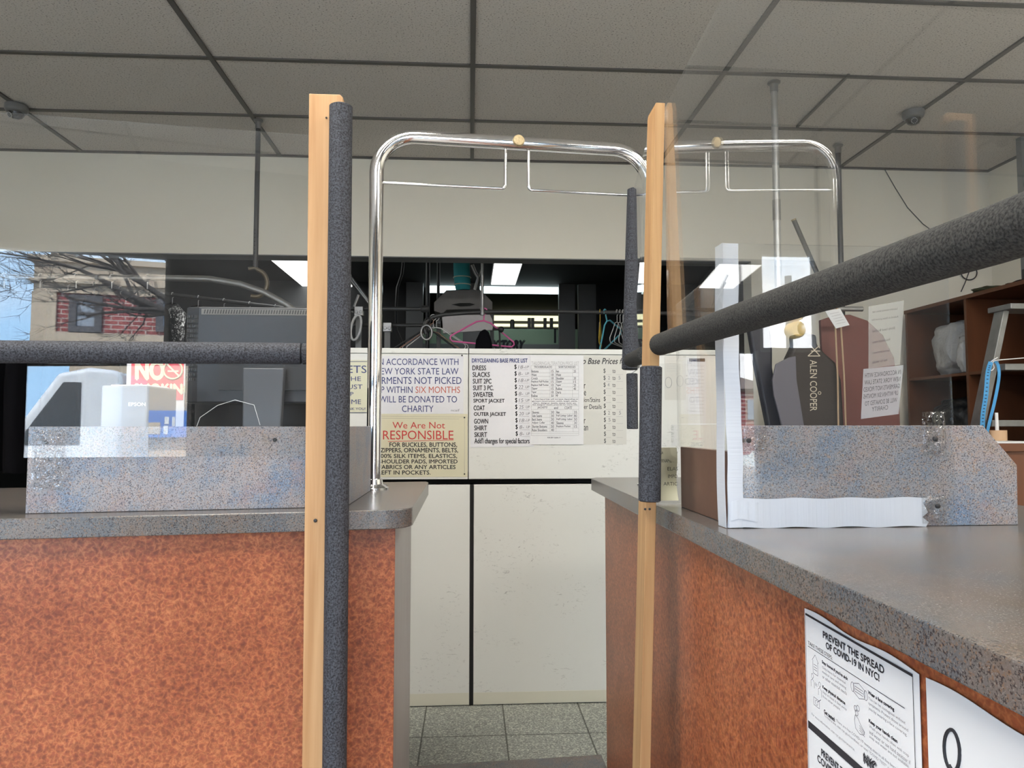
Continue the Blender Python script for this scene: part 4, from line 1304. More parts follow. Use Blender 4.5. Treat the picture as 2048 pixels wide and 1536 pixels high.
def lump(name, c, s, m, label, cat, seed=1, amp=.16, fr=2.2):
    bm = NB()
    bmesh.ops.create_icosphere(bm, subdivisions=4, radius=1)
    for v in bm.verts:
        p = v.co.copy()
        k = 1 + amp * mnoise.noise(p * fr + Vector((seed * 7.3, seed, 0))) + amp * .5 * mnoise.noise(p * fr * 2.7 + Vector((seed, 0, seed * 3.1)))
        e = Vector([math.copysign(abs(a) ** .72, a) for a in p])
        v.co = Vector((e.x * s[0] * k, e.y * s[1] * k, max(e.z, -.82) * s[2] * k if e.z > -.82 else -.82 * s[2]))
    lo = min(v.co.z for v in bm.verts)
    bmesh.ops.translate(bm, verts=bm.verts, vec=(c[0], c[1], c[2] - lo))
    return tag(obj(name, bm, m, smooth=180), label, cat)
lump('laundry_bag', (XS + .23, 4.165, ZM + .001), (.18, .165, .18), M['linen'], 'large white plastic bag of laundry on the upper shelf', 'bag', 3)
lump('laundry_bag', (XS + .09, 3.945, ZM + .001), (.085, .042, .12), M['linen'], 'small white bag of laundry beside the shelf divider', 'bag', 5)
lump('laundry_bag', (XS + .24, 4.18, .9785), (.19, .19, .17), M['darkbag'], 'black bag of clothes on the lower shelf', 'bag', 8)
lump('folded_cloth', (XS + .15, 3.94, .9785), (.10, .03, .13), M['olive'], 'olive cloth bundle on the lower shelf by the divider', 'cloth', 9)
lump('folded_cloth', (XS + .18, 3.58, _e.z + .0005), (.12, .10, .016), M['cloth'], 'black cloth lying on top of the shelving unit', 'cloth', 11)
lump('folded_cloth', (XS + .10, 3.80, _e.z + .0005), (.09, .07, .018), M['olive'], 'crumpled dark cloth on the shelving unit below the cord loop', 'cloth', 12)
bm = NB(); c = at(1938, 545, Y=YB - .008)
tube(bm, arc(c, .055, PI * .9, 2.1 * PI, 14, (1, 0, 0), (0, 0, .9)) + [c + Vector((.03, 0, .12))], .004, 6)
tube(bm, [c + Vector((.02, 0, .05)), c + Vector((-.03, 0, -.07)), c + Vector((-.06, 0, -.13))], .003, 6)
tag(obj('cord_loop', bm, M['darkpipe'], smooth=60), 'loop of dark cord hanging above the shelving unit', 'cord')

# aluminium step ladder
YL = 3.0
ld = thing('step_ladder', (2.5, YL, 0), 'worn aluminium step ladder standing in front of the shelving unit', 'ladder')
_l = at(2010, 622, Y=YL)
xt, zt2 = _l.x, _l.z
xb = xt - .45
LXC = xt + .17
def rail_x(z, side):
    x = xt - (zt2 - z) * .275
    return x if side < 0 else 2 * LXC - x
for s in (-1, 1):
    bm = NB(); bar(bm, (rail_x(.0005, s), YL - .02, .0006), (rail_x(zt2, s), YL + .02, zt2), .026, .060, (0, 1, 0)); obj('rail', bm, M['alu'], ld, bevel=.002)
    bm = NB(); bar(bm, (rail_x(.0005, s) + s * -.03, YL + .04 + .0, .0006), (rail_x(zt2 - .03, s) - s * .04, YL + .06, zt2 - .03), .02, .03, (0, 1, 0)); obj('rear_leg', bm, M['alu'], ld, bevel=.002)
for z in (.22, .52, .82, at(2000, 842, Y=YL - .05).z, at(2000, 729, Y=YL - .05).z):
    bm = NB(); box(bm, rail_x(z, -1) + .014, rail_x(z, 1) - .014, YL - .055, YL + .025, z - .024, z + .004); obj('step', bm, M['alu'], ld, bevel=.002)
bm = NB(); box(bm, xt - .02, 2 * LXC - xt + .02, YL - .06, YL + .08, zt2 + .0005, zt2 + .025); obj('top_cap', bm, M['alu'], ld, bevel=.003)

# work table with odds and ends
tb = thing('work_table', (2.5, 2.75, 0), 'brown work table behind the right splash board, below the ladder', 'table')
TT = 1.058
TX = at(1976, 890, Y=2.58).x
bm = NB(); box(bm, TX, TX + 1.2, 2.58, 2.90, TT - .03, TT); obj('top', bm, M['shelf'], tb, bevel=.002)
bm = NB(); box(bm, TX + .01, TX + 1.19, 2.59, 2.61, .0005, TT - .031); obj('front_panel', bm, M['shelf'], tb)
bm = NB(); box(bm, TX + .01, TX + 1.19, 2.87, 2.89, .0005, TT - .031); obj('rear_panel', bm, M['shelf'], tb)
for k, (x, y, w_, d_, a, m_, lb) in enumerate(((TX + .05, 2.60, .20, .13, .1, 'paper', 'white papers lying on the front of the work table'), (TX + .09, 2.735, .14, .10, -.2, 'paper2', 'small cream paper lying behind the white papers on the work table'))):
    bm = NB(); ux, uy = Vector((math.cos(a), math.sin(a), 0)), Vector((-math.sin(a), math.cos(a), 0)); o = Vector((x, y, TT + .0005))
    slab(bm, [o, o + ux * w_, o + ux * w_ + uy * d_, o + uy * d_], (0, 0, .006)); tag(obj('paper_stack', bm, M[m_]), lb, 'paper')
p = at(1997, 885, Y=2.80)
sp = thing('paper_roll', (p.x, 2.72, TT), 'tan cardboard roll with a stick, standing on the work table', 'roll')
bm = NB(); lathe(bm, [(.031, .0075), (.031, .055), (.012, .055), (.012, .05)], (p.x, 2.80, TT - .0065), 24); obj('roll', bm, M['cardboard'], sp, smooth=40)
bm = NB(); lathe(bm, [(.007, .045), (.006, .12)], (p.x - .004, 2.80, TT), 12); obj('stick', bm, M['wire'], sp, smooth=40)
ms = thing('measuring_tape', tuple(at(1985, 722, Y=2.92)), 'blue measuring tape looped over a white wire hook on the ladder', 'measuring tape')
def ribbon(bm, pts, wd, th=.0008):
    pts = [Vector(q) for q in pts]
    for a, b in zip(pts, pts[1:]):
        d = (b - a).normalized(); s = d.cross(Vector((0, 1, 0))).normalized() * wd / 2
        slab(bm, [a - s, b - s, b + s, a + s], (0, th, 0))
def smoothpts(ps, Y, k=6):
    ps = [at(*q, Y=Y) for q in ps]
    out = []
    for i in range(len(ps) - 1):
        p0, p1, p2, p3 = ps[max(i - 1, 0)], ps[i], ps[i + 1], ps[min(i + 2, len(ps) - 1)]
        for j in range(k):
            t = j / k
            out.append(.5 * ((2 * p1) + (p2 - p0) * t + (2 * p0 - 5 * p1 + 4 * p2 - p3) * t * t + (3 * p1 - p0 - 3 * p2 + p3) * t ** 3))
    return out + [ps[-1]]
s1 = smoothpts([(1982, 724), (1976, 745), (1972, 790), (1966, 830), (1965, 866)], 2.915)
bm = NB(); ribbon(bm, s1, .021); obj('near_strand', bm, M['bluetape'], ms)
s2 = smoothpts([(1980, 728), (1988, 722), (1996, 730), (1998, 755), (1990, 800), (1979, 845), (1972, 876)], 2.93)
bm = NB(); ribbon(bm, s2, .014); obj('far_strand', bm, M['bluetape'], ms)
bm = NB()
for k, p in enumerate(s1[3:-1:1]):
    box(bm, p.x - .004, p.x + .004, 2.9135, 2.9145, p.z - .0015, p.z + .0015)
obj('figures', bm, M['ink'], ms)
wh = smoothpts([(1995, 715), (1984, 722), (1977, 730), (1981, 741), (1988, 736), (1986, 724), (2000, 720), (2060, 715)], 2.922)
bm = NB(); tube(bm, wh, .0022, 6); tag(obj('wire_hook', bm, M['wire'], smooth=60), 'thin white wire hook tied across the ladder, holding the blue tape', 'hook')

# garment bags on the short rail
YG = 3.37
def poly_px(pts, Y, z0=None):
    return [at(px, py, Y=Y) for px, py in pts]
gb = thing('garment_bag', (at(1615, 700, Y=YG).x, YG, .75), 'dark brown garment bag printed with pale lettering, hanging behind the right screen', 'garment bag')
pts = poly_px([(1588, 668), (1634, 668), (1636, 690), (1650, 705), (1672, 724), (1684, 760), (1690, 860), (1694, 1010), (1596, 1010), (1584, 860), (1572, 760), (1578, 715), (1590, 690)], YG - .035)
bm = NB(); slab(bm, pts, (0, .07, 0)); obj('bag', bm, M['bag'], gb, bevel=.014, smooth=50)
pts = poly_px([(1578, 715), (1592, 712), (1594, 760), (1610, 860), (1624, 1010), (1585, 1010), (1566, 860), (1548, 790), (1545, 760), (1552, 728)], YG - .05)
bm = NB(); slab(bm, pts, (0, .013, 0)); obj('lilac_side', bm, M['baglilac'], gb, bevel=.004, label='lilac grey folded side')  # lighter lilac grey strip down the left of the bag
bm = NB()
YF = YG - .037
def rtext(bm, s, x0, y0, x1, y1, Y):
    text(bm, s, at(x0, y0, Y=Y), at(x0, y1, Y=Y), at(x1, y0, Y=Y))
rtext(bm, 'ALEN COOPER', 1620, 720, 1634, 822, YF)
for a, b in (((1616, 712), (1640, 690)), ((1616, 712), (1640, 712)), ((1640, 712), (1620, 690)), ((1622, 702), (1640, 702))):
    bar(bm, at(*a, Y=YF), at(*b, Y=YF), .004, .0006, (0, 1, 0))
c = at(1639, 786, Y=YF); tube(bm, arc(c, .007, 0, 2 * PI, 10, (1, 0, 0), (0, 0, 1))[:-1], .0015, 5, closed=True)
obj('lettering', bm, M['gold'], gb)
bm = NB(); c = at(1607, 640, Y=YG); tube(bm, [Vector((c.x, YG, 1.56)), Vector((c.x, YG, c.z - .02))] + arc((c.x, YG, 1.690), .022, -PI / 2, PI * .9, 10, (1, 0, 0), (0, 0, 1)), .006, 8)
lathe(bm, [(.022, -.03), (.030, -.012), (.030, .012), (.018, .028)], (c.x, YG - .004, 1.60), 16)
obj('hook', bm, M['steel'], gb, smooth=60)
g2 = thing('garment_bag', (at(1530, 700, Y=YG).x, YG - .02, .75), 'navy garment bag with a curved edge, left of the brown one', 'garment bag')
pts = poly_px([(1496, 640), (1540, 640), (1546, 700), (1546, 735), (1556, 800), (1566, 850), (1582, 1010), (1545, 1010), (1536, 850), (1522, 780), (1506, 700)], YG + .02)
bm = NB(); slab(bm, pts, (0, .05, 0)); obj('bag', bm, M['bagnavy'], g2, bevel=.012, smooth=50)
bm = NB(); c = at(1530, 640, Y=YG); tube(bm, [Vector((c.x, YG + .04, c.z - .02)), Vector((c.x, YG + .03, 1.675))] + arc((c.x, YG, 1.690), .022, -PI / 2, PI * .9, 10, (1, 0, 0), (0, 0, 1)), .004, 8); obj('hook', bm, M['steel'], g2, smooth=60)

bm = NB(); pts = poly_px([(1641, 640), (1668, 631), (1700, 629), (1735, 641), (1766, 670), (1788, 715), (1798, 780)], 3.52)
pts = pts + [Vector((pts[-1].x + .005, 3.52, .0005)), Vector((pts[0].x + .03, 3.52, .0005))]
slab(bm, pts, (0, .022, 0)); tag(obj('rounded_board', bm, M['redwood'], bevel=.003), 'tall reddish brown board with a rounded top, standing behind the brown garment bag', 'board')
tg = thing('tagged_cord', (at(1675, 650, Y=3.33).x, 3.35, .95), 'two tan cords with a white paper tag, hanging in front of the reddish board', 'cord')
for x0, x1 in ((1670, 1677), (1681, 1692)):
    bm = NB(); a, b = at(x0, 640, Y=3.312), at(x1, 865, Y=3.312); tube(bm, [Vector((a.x, 3.352, 1.7095)), a, (a + b) / 2 + Vector((.004, 0, 0)), b, b + (b - a) * .4], .0042, 8); obj('cord', bm, M['tan'], tg, smooth=60)
bm = NB(); slab(bm, poly_px([(1650, 622), (1680, 617), (1699, 650), (1672, 657)], 3.30), (0, .002, 0)); g_ = obj('tag', bm, M['paper'], tg, label='white paper tag')
bm = NB()
for k in range(5):
    a, b = at(1660 + 3.2 * k, 628 + 5 * k, Y=3.2985), at(1678 + 3.2 * k, 624 + 5 * k, Y=3.2985)
    bar(bm, a, b, .0012, .0004, (0, 1, 0))
obj('print', bm, M['greyink'], g_)

# half-transparent sheets made to look like papers mirrored in the right screen
def thin(name, opac, col):
    m = mat(name, col, .8)
    n, l = m.node_tree.nodes, m.node_tree.links
    tr = n.new('ShaderNodeBsdfTransparent'); mx = n.new('ShaderNodeMixShader'); mx.inputs[0].default_value = opac
    l.new(tr.outputs[0], mx.inputs[1]); l.new(n['Principled BSDF'].outputs[0], mx.inputs[2]); l.new(mx.outputs[0], n['Material Output'].inputs['Surface'])
    return m
M['thin'] = thin('mirrored_paper', .34, (.70, .70, .72))
M['thin2'] = thin('pale_mirrored_paper', .20, (.75, .73, .68))
M['thinink'] = thin('mirrored_ink', .6, (.04, .04, .05))
YR = 1.1672
def rear(name, px4, m, label, lines):
    t = thing(name, at(*px4[3], Y=YR), label, 'notice')
    bm = NB(); slab(bm, [at(*q, Y=YR) for q in px4], (0, .0003, 0)); obj('sheet', bm, m, t)
    bm = NB()
    for s, x0, y0, x1, y1, dy in lines:
        a, b, c = at(x1, y1 + dy, Y=YR - .0004), at(x0, y1, Y=YR - .0004), at(x1, y0 + dy, Y=YR - .0004)
        text(bm, s, a, b, c)
    obj('lettering', bm, M['thinink'], t)
rear('mirrored_notice', [(1722, 838), (1797, 828), (1807, 730), (1727, 738)], M['thin'], 'thin grey law notice on the right screen, its large lettering reversed',
     [('IN ACCORDANCE WITH', 1730, 747, 1802, 756, -8), ('NEW YORK STATE LAW', 1729, 761, 1801, 770, -8), ('GARMENTS NOT PICKED', 1727, 775, 1800, 784, -8), ('UP WITHIN SIX MONTHS', 1727, 789, 1796, 798, -8), ('WILL BE DONATED TO', 1730, 803, 1794, 812, -8), ('CHARITY', 1744, 814, 1776, 823, -4)])
rear('mirrored_notice', [(1737, 737), (1800, 729), (1808, 601), (1737, 613)], M['thin2'], 'thin pale list on the right screen above the reversed law notice',
     [('Laundry service price list', 1745, 622, 1795, 627, -7), ('Added to base prices for', 1743, 638, 1797, 643, -7), ('Shirts hand finished', 1745, 660, 1790, 665, -7), ('Household items', 1745, 682, 1780, 687, -6), ('Special garments', 1745, 704, 1780, 709, -6), ('Ask for details', 1745, 722, 1775, 727, -5)])

# ================================================================== seen through the opening: workroom
YW = 4.80
def hanger(name, hook, m, label, rot=0, w=.40, tilt=0, r=.0042, flat=False, group=None):
    """coat hanger hanging by its hook from the point hook"""
    t = thing(name, tuple(hook), label, 'hanger', group)
    h = Vector(hook)
    ux = Vector((math.cos(rot), math.sin(rot), 0)) + Vector((0, 0, tilt)); ux.normalize()
    uz = Vector((0, 0, 1)) - ux * ux.z; uz.normalize()
    hk = arc(h - uz * .020, .020, PI * 1.05, -PI * .5, 10, ux, uz)
    hk = [p for p in hk]
    nk = h - uz * .085
    bm = NB(); tube(bm, hk + [h - uz * .05, nk], r * .8, 8); obj('hook', bm, m, t, smooth=60)
    a = nk; sl, sr = nk - ux * w / 2 - uz * .125, nk + ux * w / 2 - uz * .125
    bl, br = sl - uz * .035 + ux * .012, sr - uz * .035 - ux * .012
    loop = [a, nk - ux * .05 - uz * .012, nk - ux * w * .3 - uz * .066, sl, sl - uz * .018 - ux * .004, bl, br, sr - uz * .018 + ux * .004, sr, nk + ux * w * .3 - uz * .066, nk + ux * .05 - uz * .012]
    bm = NB(); tube(bm, loop, r, 8, closed=True); obj('frame', bm, m, t, smooth=60)
    return t
rl = thing('conveyor_rail', (.4, YW, 1.88), 'straight dark garment rail crossing the opening above the price lists', 'rail')
zr2 = at(1100, 624, Y=YW).z
pts = [at(852, 668, Y=YW - .02), at(848, 655, Y=YW - .02), at(852, 643, Y=YW - .01), at(866, 634, Y=YW), at(890, 629, Y=YW), at(930, 626, Y=YW), at(965, 624, Y=YW), at(1100, 623, Y=YW), at(1250, 625, Y=YW), at(1420, 628, Y=YW)]
zr2 = pts[7].z
bm = NB(); tube(bm, pts, .0135, 12); obj('pipe', bm, M['darkpipe'], rl, smooth=60)
bm = NB(); p = at(965, 523, Y=YW); tube(bm, [(p.x, YW, CH - .002), (p.x, YW, zr2 - .02)], .0105, 12); lathe(bm, [(.016, 0), (.017, .02), (.010, .06)], (p.x, YW, zr2 - .03), 14); obj('hanger_rod', bm, M['steel'], rl, smooth=40)
bm = NB(); c = at(853, 665, Y=YW - .05)
tube(bm, arc(c, .036, 0, 2 * PI, 16, (1, 0, 0), (0, 0, 1.35))[:-1], .008, 8, closed=True); obj('end_ring', bm, M['steel'], rl, smooth=60)
bm = NB(); tube(bm, [at(985, 659, Y=YW - .03), at(998, 659, Y=YW - .03)], .007, 10); lathe(bm, [(.012, -.02), (.020, -.012), (.020, .012), (.012, .02)], at(1002, 659, Y=YW - .03), 14, (0, 1, 0)); tube(bm, [at(999, 662, Y=YW - .02), at(1000, 700, Y=YW - .02)], .006, 8); obj('stop_arm', bm, M['black'], rl, smooth=50)

hk = at(969, 626, Y=YW); hk.z = zr2 + .018
ph = hanger('coat_hanger', hk, M['pink'], 'bright pink plastic hanger on the straight rail', rot=.25, w=.44, tilt=-.06, r=.006)
blk = thing('folded_trousers', (hk.x, YW - .02, 1.3), 'black trousers folded over the pink hanger', 'trousers')
pts = [at(px, py, Y=YW - .035) for px, py in ((948, 715), (952, 680), (960, 663), (970, 657), (978, 664), (984, 685), (986, 715))]
bm = NB(); slab(bm, pts, (0, .06, 0)); obj('cloth', bm, M['cloth'], blk, bevel=.012, smooth=60)
hk = at(1209, 620, Y=YW); hk.z = zr2 + .018
hanger('coat_hanger', hk, M['cyan'], 'light blue plastic hanger at the right end of the rail', rot=.95, w=.38, tilt=.50, r=.0058)
hk2 = at(1200, 628, Y=YW); hk2.z = zr2 + .0175
hanger('coat_hanger', hk2, M['yellow'], 'yellow plastic hanger just left of the blue hanger', rot=1.35, w=.36, r=.004)
for k, px in enumerate((1234, 1240, 1246)):
    h = at(px, 626, Y=YW); h.z = zr2 + .0175
    hanger('coat_hanger', h, M['wire'], ('first', 'second', 'third')[k] + ' of three white wire hangers right of the blue hanger', rot=1.1 + .05 * k, w=.36, r=.0028)
for k, (px, m_, r_, lb) in enumerate(((856, 'black', .05, 'black plastic hanger at the curved end of the rail, over the law notice'), (861, 'copper', .15, 'brown wire hanger among the bunch at the curved rail end'),
                                      (866, 'wire', -.1, 'white wire hanger foremost in the bunch at the curved rail end'), (872, 'wire', .3, 'white wire hanger rearmost in the bunch at the curved rail end'))):
    h = at(px, 645, Y=YW - .02 + .012 * k); h.z = at(px, 634 + (0 if px > 862 else 8), Y=YW).z + .0175
    hanger('coat_hanger', h, M[m_], lb, rot=r_, w=.42, tilt=.03 * (k - 1), r=.006 if m_ == 'black' else .003)

# pipes of a second conveyor left of the chrome leg
cf = thing('garment_conveyor', (-.75, 5.1, 0), 'dark conveyor pipes with clamps behind the chrome leg', 'conveyor')
YK = 5.1
a, b = at(560, 617, Y=YK), at(850, 618, Y=YK)
bm = NB(); tube(bm, [a, b], .0145, 12); lathe(bm, [(.018, -.03), (.026, -.018), (.026, .018), (.018, .03)], b, 16, (1, 0, .1)); obj('upper_pipe', bm, M['darkpipe'], cf, smooth=50)
a, b = at(560, 649, Y=YK + .1), at(880, 651, Y=YK + .1)
bm = NB(); tube(bm, [a, b], .013, 12); obj('lower_pipe', bm, M['darkpipe'], cf, smooth=50)
for px, py, dy in ((718, 622, 0), (775, 654, .1)):
    p = at(px, py, Y=YK + dy - .03)
    bm = NB(); box(bm, p.x - .03, p.x + .03, p.y - .02, p.y + .03, p.z - .035, p.z + .03); lathe(bm, [(.012, 0), (.012, .006)], p + Vector((-.015, -.02, -.01)), 10, (0, -1, 0)); lathe(bm, [(.012, 0), (.012, .006)], p + Vector((.015, -.02, -.01)), 10, (0, -1, 0)); obj('clamp', bm, M['steel'], cf, bevel=.004)
    bm = NB(); box(bm, p.x - .02, p.x + .02, p.y - .012, p.y + .012, .0005, p.z - .036); obj('leg', bm, M['midgrey'], cf)
for x0, y0, x1, y1 in ((702, 560, 742, 612), (696, 545, 736, 600), (705, 625, 718, 590)):
    bm = NB(); tube(bm, [at(x0, y0, Y=YK + .05), at(x1, y1, Y=YK + .05)], .011, 8); obj('brace', bm, M['steel'], cf, smooth=50)
for px in (856, 877):
    bm = NB(); p = at(px, 520, Y=5.78); tube(bm, [(p.x, 5.78, CH - .002), (p.x, 5.78, .0005)], .0125 if px > 860 else .016, 10); o = tag(obj('support_pipe', bm, M['darkpipe'], smooth=50), 'thin dark support pipe ' + ('nearest the press hood' if px > 860 else 'left of the press hood, by the grey mullion'), 'pipe')
bm = NB(); p = at(790, 560, Y=6.2); tube(bm, [Vector((at(806, 530, Y=6.2).x, 6.2, CH - .001)), at(806, 530, Y=6.2), at(804, 548, Y=6.2), at(795, 575, Y=6.2), at(792, 620, Y=6.2), at(793, 660, Y=6.2), at(810, 700, Y=6.2)], .012, 8); tag(obj('hanging_cable', bm, M['black'], smooth=60), 'black cable hanging in the dark left of the grey mullion', 'cable')
bm = NB(); tube(bm, arc(at(712, 655, Y=5.0), .055, 0, 2 * PI, 20, (.6, 0, 0), (.25, 0, 1.6))[:-1], .009, 8, closed=True); tag(obj('plastic_loop', bm, M['wire'], smooth=60), 'white plastic hanger loop beside the conveyor clamp', 'loop')

# form finisher: steel hood, teal sleeve above, white panel below
YH = 5.25
fi = thing('garment_press', (-.05, 5.4, 0), 'steel hooded garment press with a teal sleeve above it', 'press')
def hx(px, py, Y=YH):
    return at(px, py, Y=Y)
pts = [hx(868, 622), hx(868, 605), hx(893, 580), hx(960, 579), hx(985, 604), hx(985, 620), hx(966, 618), hx(893, 620), hx(885, 628)]
bm = NB(); slab(bm, pts, (0, .40, 0)); obj('hood', bm, M['hood'], fi, bevel=.003)
pts = [hx(903, 609, YH - .002), hx(920, 606, YH - .002), hx(940, 606, YH - .002), hx(950, 609, YH - .002), hx(940, 612, YH - .002), hx(920, 613, YH - .002)]
bm = NB(); slab(bm, pts, (0, .0015, 0)); obj('grip_slot', bm, M['hole'], fi)
bm = NB(); c0, c1 = hx(926, 581, YH + .16), hx(922, 520, YH + .16)
prof = [c0 - (c1 - c0) * .0 , c0 + (c1 - c0) * .1, c0 + (c1 - c0) * .35, c0 + (c1 - c0) * .7, Vector((c1.x, c1.y, CH - .003))]
tube(bm, prof, [.052, .058, .064, .063, .062], 20); obj('sleeve', bm, M['teal'], fi, smooth=60, label='teal cloth sleeve')
bm = NB()
for f_, r_ in ((.18, .0615), (.42, .066)):
    tube(bm, arc(c0 + (c1 - c0) * f_, r_, 0, 2 * PI, 24, (1, 0, 0), (0, 1, 0))[:-1], .004, 6, closed=True)
obj('strap', bm, M['cream'], fi, smooth=60)
pts = [hx(884, 634), hx(890, 630), hx(980, 629), hx(985, 640), hx(986, 660), hx(886, 667)]
bm = NB(); slab(bm, pts, (0, .03, 0)); obj('back_plate', bm, M['panelwhite'], fi, bevel=.004, label='pinkish white metal plate')
bm = NB()
for px in (878, 984):
    p = hx(px, 630, YH + .22); bar(bm, (p.x, p.y, .0005), (p.x, p.y, p.z + .02), .03, .03)
obj('frame', bm, M['darkpipe'], fi)
bm = NB(); tube(bm, [hx(944, 530), hx(950, 545), hx(957, 556), hx(950, 580)], .014, 8); tube(bm, [hx(957, 556), hx(962, 540)], .008, 8); obj('lever', bm, M['steel'], fi, smooth=50)

# pale green machine behind the partition and the lights above it
YM = 9.2
gm = thing('cleaning_machine', (.5, 9.6, 0), 'pale green dry cleaning machine with black lettering behind the grey partition', 'machine')
a, b = at(842, 656, Y=YM), at(1190, 656, Y=YM)
bm = NB(); box(bm, a.x, b.x, YM, YM + 1.2, .0005, a.z); obj('cabinet', bm, M['green'], gm, bevel=.01)
bm = NB(); box(bm, a.x, at(1122, 688, Y=YM).x, YM - .03, YM - .001, .3, at(1100, 689, Y=YM).z); obj('lower_panel', bm, M['midgrey'], gm, bevel=.005)
bm = NB(); ptext(bm, 'VICTORY', 976, 681, 1050, 698, YM - .032, shear=.3, bold=.01); obj('lettering', bm, M['ink'], gm)
bm = NB(); box(bm, at(1108, 660, Y=YM).x, at(1112, 660, Y=YM).x, YM - .004, YM - .0005, at(1110, 686, Y=YM).z, at(1110, 657, Y=YM).z); obj('edge_seam', bm, M['ink'], gm)
bm = NB(); q = at(1025, 651, Y=YM + .1); lathe(bm, [(.03, 0), (.03, .12), (.02, .14)], (q.x, YM + .15, a.z + .0005), 14)
for px in (1060, 1067, 1092, 1105):
    q = at(px, 650, Y=YM); b2 = NB(); box(b2, q.x - .02, q.x + .02, YM + .1, YM + .15, a.z + .0005, a.z + .16); obj('pipe_stub', b2, M['hood'], gm)
obj('valve', bm, M['hood'], gm)

def lightbox(name, x0, x1, y0, y1, z, label, m='lamp'):
    t = thing(name, ((x0 + x1) / 2, (y0 + y1) / 2, z), label, 'ceiling light', 'lights of the workroom')
    bm = NB(); box(bm, x0, x1, y0, y1, z, CH - .0005); obj('housing', bm, M['midgrey'], t)
    bm = NB(); box(bm, x0 + .01, x1 - .01, y0 + .01, y1 - .01, z - .012, z - .0005); obj('diffuser', bm, M[m], t)
ZL = CH - .05
lightbox('ceiling_light', at(987, 525, Z=ZL).x, at(1046, 525, Z=ZL).x, at(1000, 524, Z=ZL).y - 1.0, at(1000, 568, Z=ZL).y, ZL, 'square lit ceiling panel right of the teal sleeve')
q = at(540, 518, Z=ZL)
lightbox('ceiling_light', q.x, q.x + .60, 5.2, at(618, 580, Z=ZL).y + .1, ZL, 'long lit ceiling panel behind the left screen, above the monitor')
def tubelight(name, x0, x1, py, Y, m, label, r=.03):
    a, b = at(x0, py, Y=Y), at(x1, py, Y=Y)
    t = thing(name, ((a.x + b.x) / 2, Y, a.z), label, 'lamp')
    bm = NB(); tube(bm, [(a.x, Y, a.z), (b.x, Y, a.z)], r, 14); obj('tube', bm, M[m], t, smooth=60)
    bm = NB(); box(bm, a.x, b.x, Y + r + .001, Y + r + .07, a.z - .04, a.z + .06); obj('reflector', bm, M['midgrey'], t)
    bm = NB(); box(bm, a.x + .1, a.x + .13, Y + r + .071, Y + r + .09, a.z - .04, CH); box(bm, b.x - .13, b.x - .1, Y + r + .071, Y + r + .09, a.z - .04, CH); obj('bracket', bm, M['midgrey'], t)
tubelight('fluorescent_lamp', 858, 1121, 577, 8.75, 'tubelamp', 'bright cold white fluorescent tube across the partition window', .052)
tubelight('fluorescent_lamp', 975, 1121, 636, 10.8, 'warmlamp', 'yellowish fluorescent tube above the green machine', .04)
tubelight('fluorescent_lamp', 975, 1121, 650, 11.4, 'warmlamp', 'lower dim yellowish tube just above the green machine', .022)

# garments on the rails at left
def garment(rail_pt, label, group, m='cloth', film=True):
    t = thing('hanging_garment', tuple(rail_pt), label, 'garment', group)
    h = Vector(rail_pt)
    bm = NB(); tube(bm, arc(h + Vector((0, 0, -.004)), .021, PI, -PI * .5, 8, (0, 1, 0), (0, 0, 1)) + [h + Vector((0, 0, -.09))], .003, 6); obj('hook', bm, M['wire'], t, smooth=60)
    def body(s, tk, zb_):
        bm = NB()
        prof = [(0, -.06), (.05, -.085), (.20, -.145), (.235, -.19), (.22, -.6), (.235, zb_)]
        ring = [(-y * s, z) for y, z in reversed(prof)] + [(y * s, z) for y, z in prof[1:]]
        lay = []
        for i, (xx, k) in enumerate(((-tk, .9), (-tk * .6, 1.0), (0, 1.03), (tk * .6, 1.0), (tk, .9))):
            lay.append([bm.verts.new(h + Vector((xx + .012 * math.sin(9 * z + y * 11), y * k, z - .01 * abs(xx) / tk))) for y, z in ring])
        n = len(ring)
        for p, q in zip(lay, lay[1:]):
            for i in range(n):
                bm.faces.new((p[i], p[(i + 1) % n], q[(i + 1) % n], q[i]))
        bm.faces.new(lay[0][::-1]); bm.faces.new(lay[-1])
        return bm
    obj('body', body(1.0, .035, -1.05), M[m], t, smooth=50)
    if film:
        obj('film', body(1.06, .047, -1.12), M['film'], t, smooth=50, label='clear plastic film')
    return t
g0 = None
for k in range(9):
    px = 150 + 24 * k
    x = -3.30 + .19 * k
    z = at(335, 556, Y=4.0).z + .004
    if g0 is None:
        g0 = garment((x, 4.02, z), 'dark garment hanging on the curved grey rail at far left', 'garments on the curved rail', 'cloth', False)
    else:
        dup(g0, (x, 4.02, z), R.uniform(-.12, .12))
bm = NB(); tube(bm, [(-4.0 + .01, 4.02, at(335, 556, Y=4.0).z), (at(200, 556, Y=4.02).x - .02, 4.02, at(200, 556, Y=4.02).z)], .0165, 12); obj('pipe_extension', bm, M['steel'], rail, smooth=60)
m2r = thing('conveyor_rail', (-2.4, 5.75, 2.36), 'far dark garment rail behind the left screen, hung with filmed garments', 'rail')
bm = NB(); tube(bm, [(-4.2, 5.75, 2.36), (-1.05, 5.75, 2.01)], .016, 10); obj('pipe', bm, M['darkpipe'], m2r, smooth=50)
bm = NB(); tube(bm, [(-3.6, 5.75, 2.30), (-3.6, 5.75, CH - .001)], .01, 8); tube(bm, [(-1.2, 5.75, 2.03), (-1.2, 5.75, CH - .001)], .01, 8); obj('hanger_rod', bm, M['darkpipe'], m2r, smooth=50)
cols = ['cloth', 'bagnavy', 'steel2', 'cloth']
M['steel2'] = mat('grey_cloth', (.10, .10, .105), .9)
protos = {}
